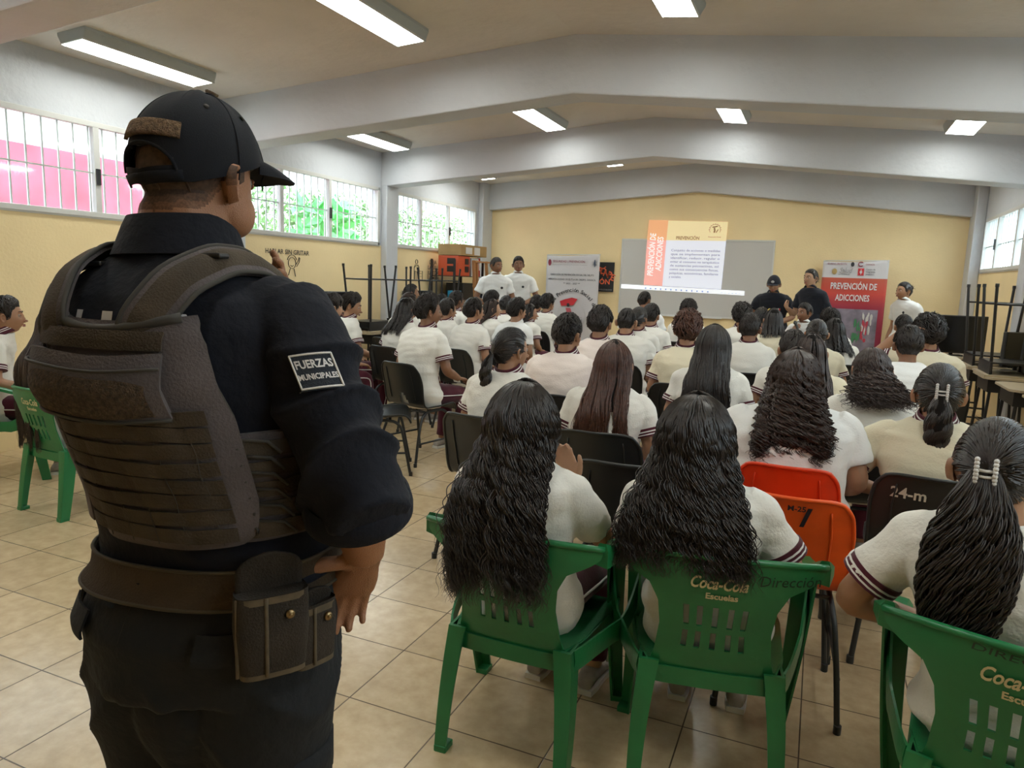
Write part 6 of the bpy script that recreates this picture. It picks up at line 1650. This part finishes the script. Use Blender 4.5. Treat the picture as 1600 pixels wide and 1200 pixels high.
# rows of webbing stitched every few centimetres
for k in range(8):
    z = 1.066+k*.0262; w = .136+.001*k
    def wfn(u, v, x, z_, k=k, w=w):
        loops = abs(math.sin(u*PI*5.0+k*.3)); return (2*u-1)*w, z_+.0022*math.sin(u*6+k*1.7)-.002*(1-loops), .0015+.0040*loops**.6
    vpatch(-1, 1, z, z+.0215, .019, .003, 'webbing_row', VBAND, plate, 60, 4, fn=wfn, split=60)
g = G()
for u in np.linspace(.08, .92, 6):
    g.tube([vp((2*u-1)*.14+.002*math.sin(z*90), z, .0235) for z in np.linspace(1.06, 1.27, 20)], .0010, 4)
g.obj('bar_tacks', EDGE, plate, True)
# flap pocket with velcro on its face
def ffn(u, v, x, z_): return x, z_+.003*math.sin(u*7), .007*math.sin(PI*v)+.003*math.sin(u*5)+.008*(1-abs(2*u-1)**4)
fl_ = vpatch(-.134, .106, 1.258, 1.345, .024, .018, 'name_flap', VEST, vest, 30, 14, fn=ffn)
vpatch(-.130, .094, 1.262, 1.320, .0360, .005, 'velcro_panel', VELD, fl_, 26, 8, fn=ffn)
g = G(); g.tube([vp(*(lambda r: (r[0], r[1], .036+r[2]))(ffn(u, .62, -.15+.262*u, 1.328))) for u in np.linspace(0, 1, 24)], .0024, 6); g.tube([vp(*(lambda r: (r[0], r[1], .036+r[2]))(ffn(u, 0, -.15+.262*u, 1.256))) for u in np.linspace(0, 1, 24)], .0030, 6)
g.obj('flap_binding', EDGE, fl_, True)
vpatch(-.125, .105, 1.352, 1.378, .022, .006, 'cross_strap', VBAND, vest, 26, 4)
g = G(); g.tube([vp(-.115+.23*u, 1.398-.020*math.sin(PI*u), .014) for u in np.linspace(0, 1, 20)], .0075, 8); g.obj('yoke_binding', EDGE, plate, True)
# shoulder straps: padded band plus webbing over it
for s in (1, -1):
    key = [(s*.060-.028, -.190, 1.335), (s*.075-.03, -.190, 1.39), (s*.095-.03, -.145, 1.448), (s*.115-.032, -.07, 1.480), (s*.120-.032, .0, 1.478), (s*.115-.03, .07, 1.45), (s*.10-.03, .125, 1.39), (s*.09-.03, .145, 1.32)]
    if s > 0: key = [(k_[0]+.012, k_[1], k_[2]) for k_ in key]
    P, q = limb(key, [1]*8, 5)
    C = np.array([-.03, -.02, 1.30])
    def band(w, th, lift, name, mt, par, a=0, bnd=None):
        Q = []
        for i in range(a, len(P) if bnd is None else bnd):
            t = P[min(i+1, len(P)-1)]-P[max(i-1, 0)]; t /= np.linalg.norm(t); n = P[i]-C; n -= t*np.dot(n, t); n /= np.linalg.norm(n); sd = np.cross(t, n)
            Q.append([P[i]+n*lift+sd*w*e_*.5-n*.006*e_*e_ for e_ in (-1, -.5, 0, .5, 1)])
        g = G(); g.slab(np.array(Q), th); return g.obj(name, mt, par, True, split=50)
    st = band(.066, .009, .008, 'shoulder_strap', VEST, vest)
    band(.040, .004, .0145, 'strap_webbing', VBAND, st)
    for e_ in (-1, 1):
        Q = []
        for i in range(len(P)):
            t = P[min(i+1, len(P)-1)]-P[max(i-1, 0)]; t /= np.linalg.norm(t); n = P[i]-C; n -= t*np.dot(n, t); n /= np.linalg.norm(n); Q.append(P[i]+n*.006+np.cross(t, n)*.033*e_)
        g = G(); g.tube(Q, .0040, 7); g.obj('edge_binding', EDGE, st, True)
    g = G(); p = P[14] if s > 0 else P[13]-np.array([-.02, 0, .012]); g.box(p[0]-.020, p[0]+.020, p[1]-.012, p[1]+.012, p[2]+.010, p[2]+.018); g.obj('strap_buckle', BLK, st, bevel=.003)
# side of the vest: cummerbund bands and laces
cb = None
Pq = opatch(.62, 2.5, 1.055, 1.225, .026, 26, 10, fn=lambda u, v: .003*math.sin(u*14+v*9)); g = G(); g.slab(Pq, .010); cb = g.obj('side_panel', VEST, vest, True, split=60)
Pq = opatch(-2.5, -.62, 1.055, 1.225, .026, 26, 10); g = G(); g.slab(Pq, .010); g.obj('side_panel', VEST, vest, True, split=60)
for k in range(5):
    z = 1.062+k*.032; Pq = opatch(.66, 2.4, z, z+.024, .033, 40, 3, fn=lambda u, v, k=k: .004*abs(math.sin(u*12+k))); g = G(); g.slab(Pq, .003); g.obj('webbing_row', VBAND, cb, True, split=60)
g = G()
for k in range(6): z = 1.07+k*.026; g.tube([opt(.80+.05*math.sin(t*9), z+.02*t, .040+.004*math.sin(t*6)) for t in np.linspace(0, 1, 4)]+[opt(1.05+.1*t, z+.014-.02*t, .042) for t in np.linspace(0, 1, 4)], .0028, 5)
g.obj('lacing', EDGE, cb, True)
Pf = opatch(2.4, 3.9, 1.06, 1.36, .030, 24, 14); g = G(); g.slab(Pf, .03); g.obj('front_panel', VEST, vest, True, split=60)

# trousers, belt and pouches
pg = G(); pg.loft([oring(z, .012) for z in (.78, .82, .88, .93, .97)])
for s in (-1, 1):
    x0 = s*.105+.008
    P, q = limb([(x0, -.01, .86), (x0+s*.006, -.015, .74), (s*.112+.004, 0, .50), (s*.118+.004, -.025, .28), (s*.122+.01, -.035, .075)], [.126, .120, .094, .084, .076], 8)
    pg.tube(P, q, 24)
pg.ball((.008, -.02, .73), (.12, .125, .14), 0, 20, 14)
def wrP(V, N):
    q = V[:, 2]*38+np.abs(V[:, 0]-.008)*46+2.6*nse(V, 2.0, 12); lo = np.clip((.90-V[:, 2])/.12, 0, 1)
    return V+N*(nse(V, 2.4, 14)*.004+(1-np.abs(np.sin(q*.5)))**1.6*lo*.010)[:, None]
tr = link('t', remesh(pg, 'uniform_trousers', .0075, 3, wrP), [PANT], OFF); tr.name = 'uniform_trousers'
def op2(t0, t1, z0, z1, off, th, name, mt, par, nt=12, nz=8, dz=None):
    P = opatch(t0, t1, z0, z1, off, nt, nz)
    if dz:
        for i in range(nt): P[i, :, 2] += dz(i/(nt-1))
    g = G(); g.slab(P, th); return g.obj(name, mt, par, True, split=50)
op2(.36, 1.00, .868, .915, .020, .004, 'pocket_flap', PANT, tr); op2(-1.0, -.50, .868, .915, .020, .004, 'pocket_flap', PANT, tr)
op2(-1.45, -1.20, .83, .915, .022, .006, 'pocket_flap', PANT, tr)
for t in (-.28, .62, 1.5, -1.3): op2(t-.055, t+.055, .935, .975, .026, .005, 'belt_loop', PANT, tr, 4, 5)
g = G(); g.tube([opt(-.12, z, .014) for z in np.linspace(.80, .955, 10)], .0022, 5); g.tube([opt(1.42+.04*math.sin(z*8), z, .014) for z in np.linspace(.80, .95, 10)], .0022, 5); g.obj('seam', PANT, tr, True)
for s in (-1, 1):
    g = G(); Q = [[(s*.118+.02+s*(.094)*math.cos(a_), -.01+.094*math.sin(a_), .60+.06*v) for v in (0, .5, 1)] for a_ in np.linspace(-1.1, 1.1, 10)]; g.slab(np.array(Q), .006); g.obj('cargo_flap', PANT, tr, True)
BELT = cloth('worn_brown_black_belt', (0.056, 0.038, 0.023), .8, bs=260, sheen=.02, vary=.25, vscale=8)
g = G(); P = np.array([[opt(t, z+.008*math.sin(t), .0275) for z in np.linspace(.948, 1.000, 6)] for t in np.linspace(-PI, PI, 70)]); g.slab(P, .006); belt = g.obj('duty_belt', BELT, OFF, True, split=50)
g = G()
for z in (.9475, 1.0025): g.tube([opt(t, z+.008*math.sin(t), .0295) for t in np.linspace(-PI, PI, 70)], .0032, 6)
g.obj('belt_binding', mat('olive_brown_tape', (0.060, 0.046, 0.028), .85), belt, True)
POU = cloth('worn_pouch_nylon', (0.034, 0.027, 0.021), .9, bs=300, sheen=.02, vary=.3, vscale=14); TAPE = mat('tan_brown_binding', (0.095, 0.070, 0.040), .85, vary=.2, vscale=60)
def pouch(t, z, w, h, dp, rim):
    n = opt(t, z, .1)-opt(t, z, 0); n[2] = 0; n /= np.linalg.norm(n); sd = np.array([-n[1], n[0], 0]); c = opt(t, z, .031)
    M_ = Matrix(((sd[0], n[0], 0, c[0]), (sd[1], n[1], 0, c[1]), (0, 0, 1, c[2]), (0, 0, 0, 1)))
    g = G(); g.loft([ring((0, dp/2, zz_), w/2*a_, dp/2*a_, dp/2, 24, 3.6) for zz_, a_ in ((-h, .80), (-h+.008, .95), (-h*.5, 1.04), (-h*.12, 1.0), (-.02, .96))])
    o = g.obj('pouch', POU, belt, True, split=60); o.matrix_local = M_
    g = G(); Q = [[(u*w/2*.92*(1 if v < .55 else math.sqrt(max(.02, 1-((v-.55)/.45)**2))), .012+.010*v, -.03+(rim+.03)*v) for v in np.linspace(0, 1, 12)] for u in np.linspace(-1, 1, 12)]; g.slab(np.array(Q), .005); k = g.obj('pouch_back', POU, o, True)
    g = G(); g.loft([ring((0, dp/2, zz_), w/2*.985, dp/2*1.02, dp/2*1.02, 24, 3.6) for zz_ in (-.030, -.019)], caps=False)
    for x in (-w*.12, w*.42, -w*.49): g.tube([(x, dp*(1.0 if abs(x) < w*.3 else .72)+.001, zz_) for zz_ in np.linspace(-.02, -h+.004, 8)], .0030, 6, flat=.6)
    g.loft([ring((0, dp/2, zz_), w/2*.92, dp/2*.95, dp/2*.95, 24, 3.6) for zz_ in (-h-.001, -h+.007)], caps=False)
    g.obj('pouch_binding', TAPE, o, True)
    g = G(); g.tube([(w*.20, dp+.001, -h*.34), (w*.20, dp+.005, -h*.34)], [.0075, .0062], 16); g.ball((w*.20, dp+.006, -h*.34), (.003, .002, .003)); g.obj('snap_button', mat('worn_brass', (.25, .17, .08), .35, metal=.8), o, True)
    return o
pouch(.84, 1.006, .108, .148, .052, .040)
pouch(1.22, .968, .074, .118, .036, .006)
for s in (-1, 1):
    o = bpy.data.objects.new('boot', SHOE_ME2); col.objects.link(o); o.parent = OFF; o.location = (s*.122+.01, -.03, 0); o.scale = (1.25, 1.12, 1.2)
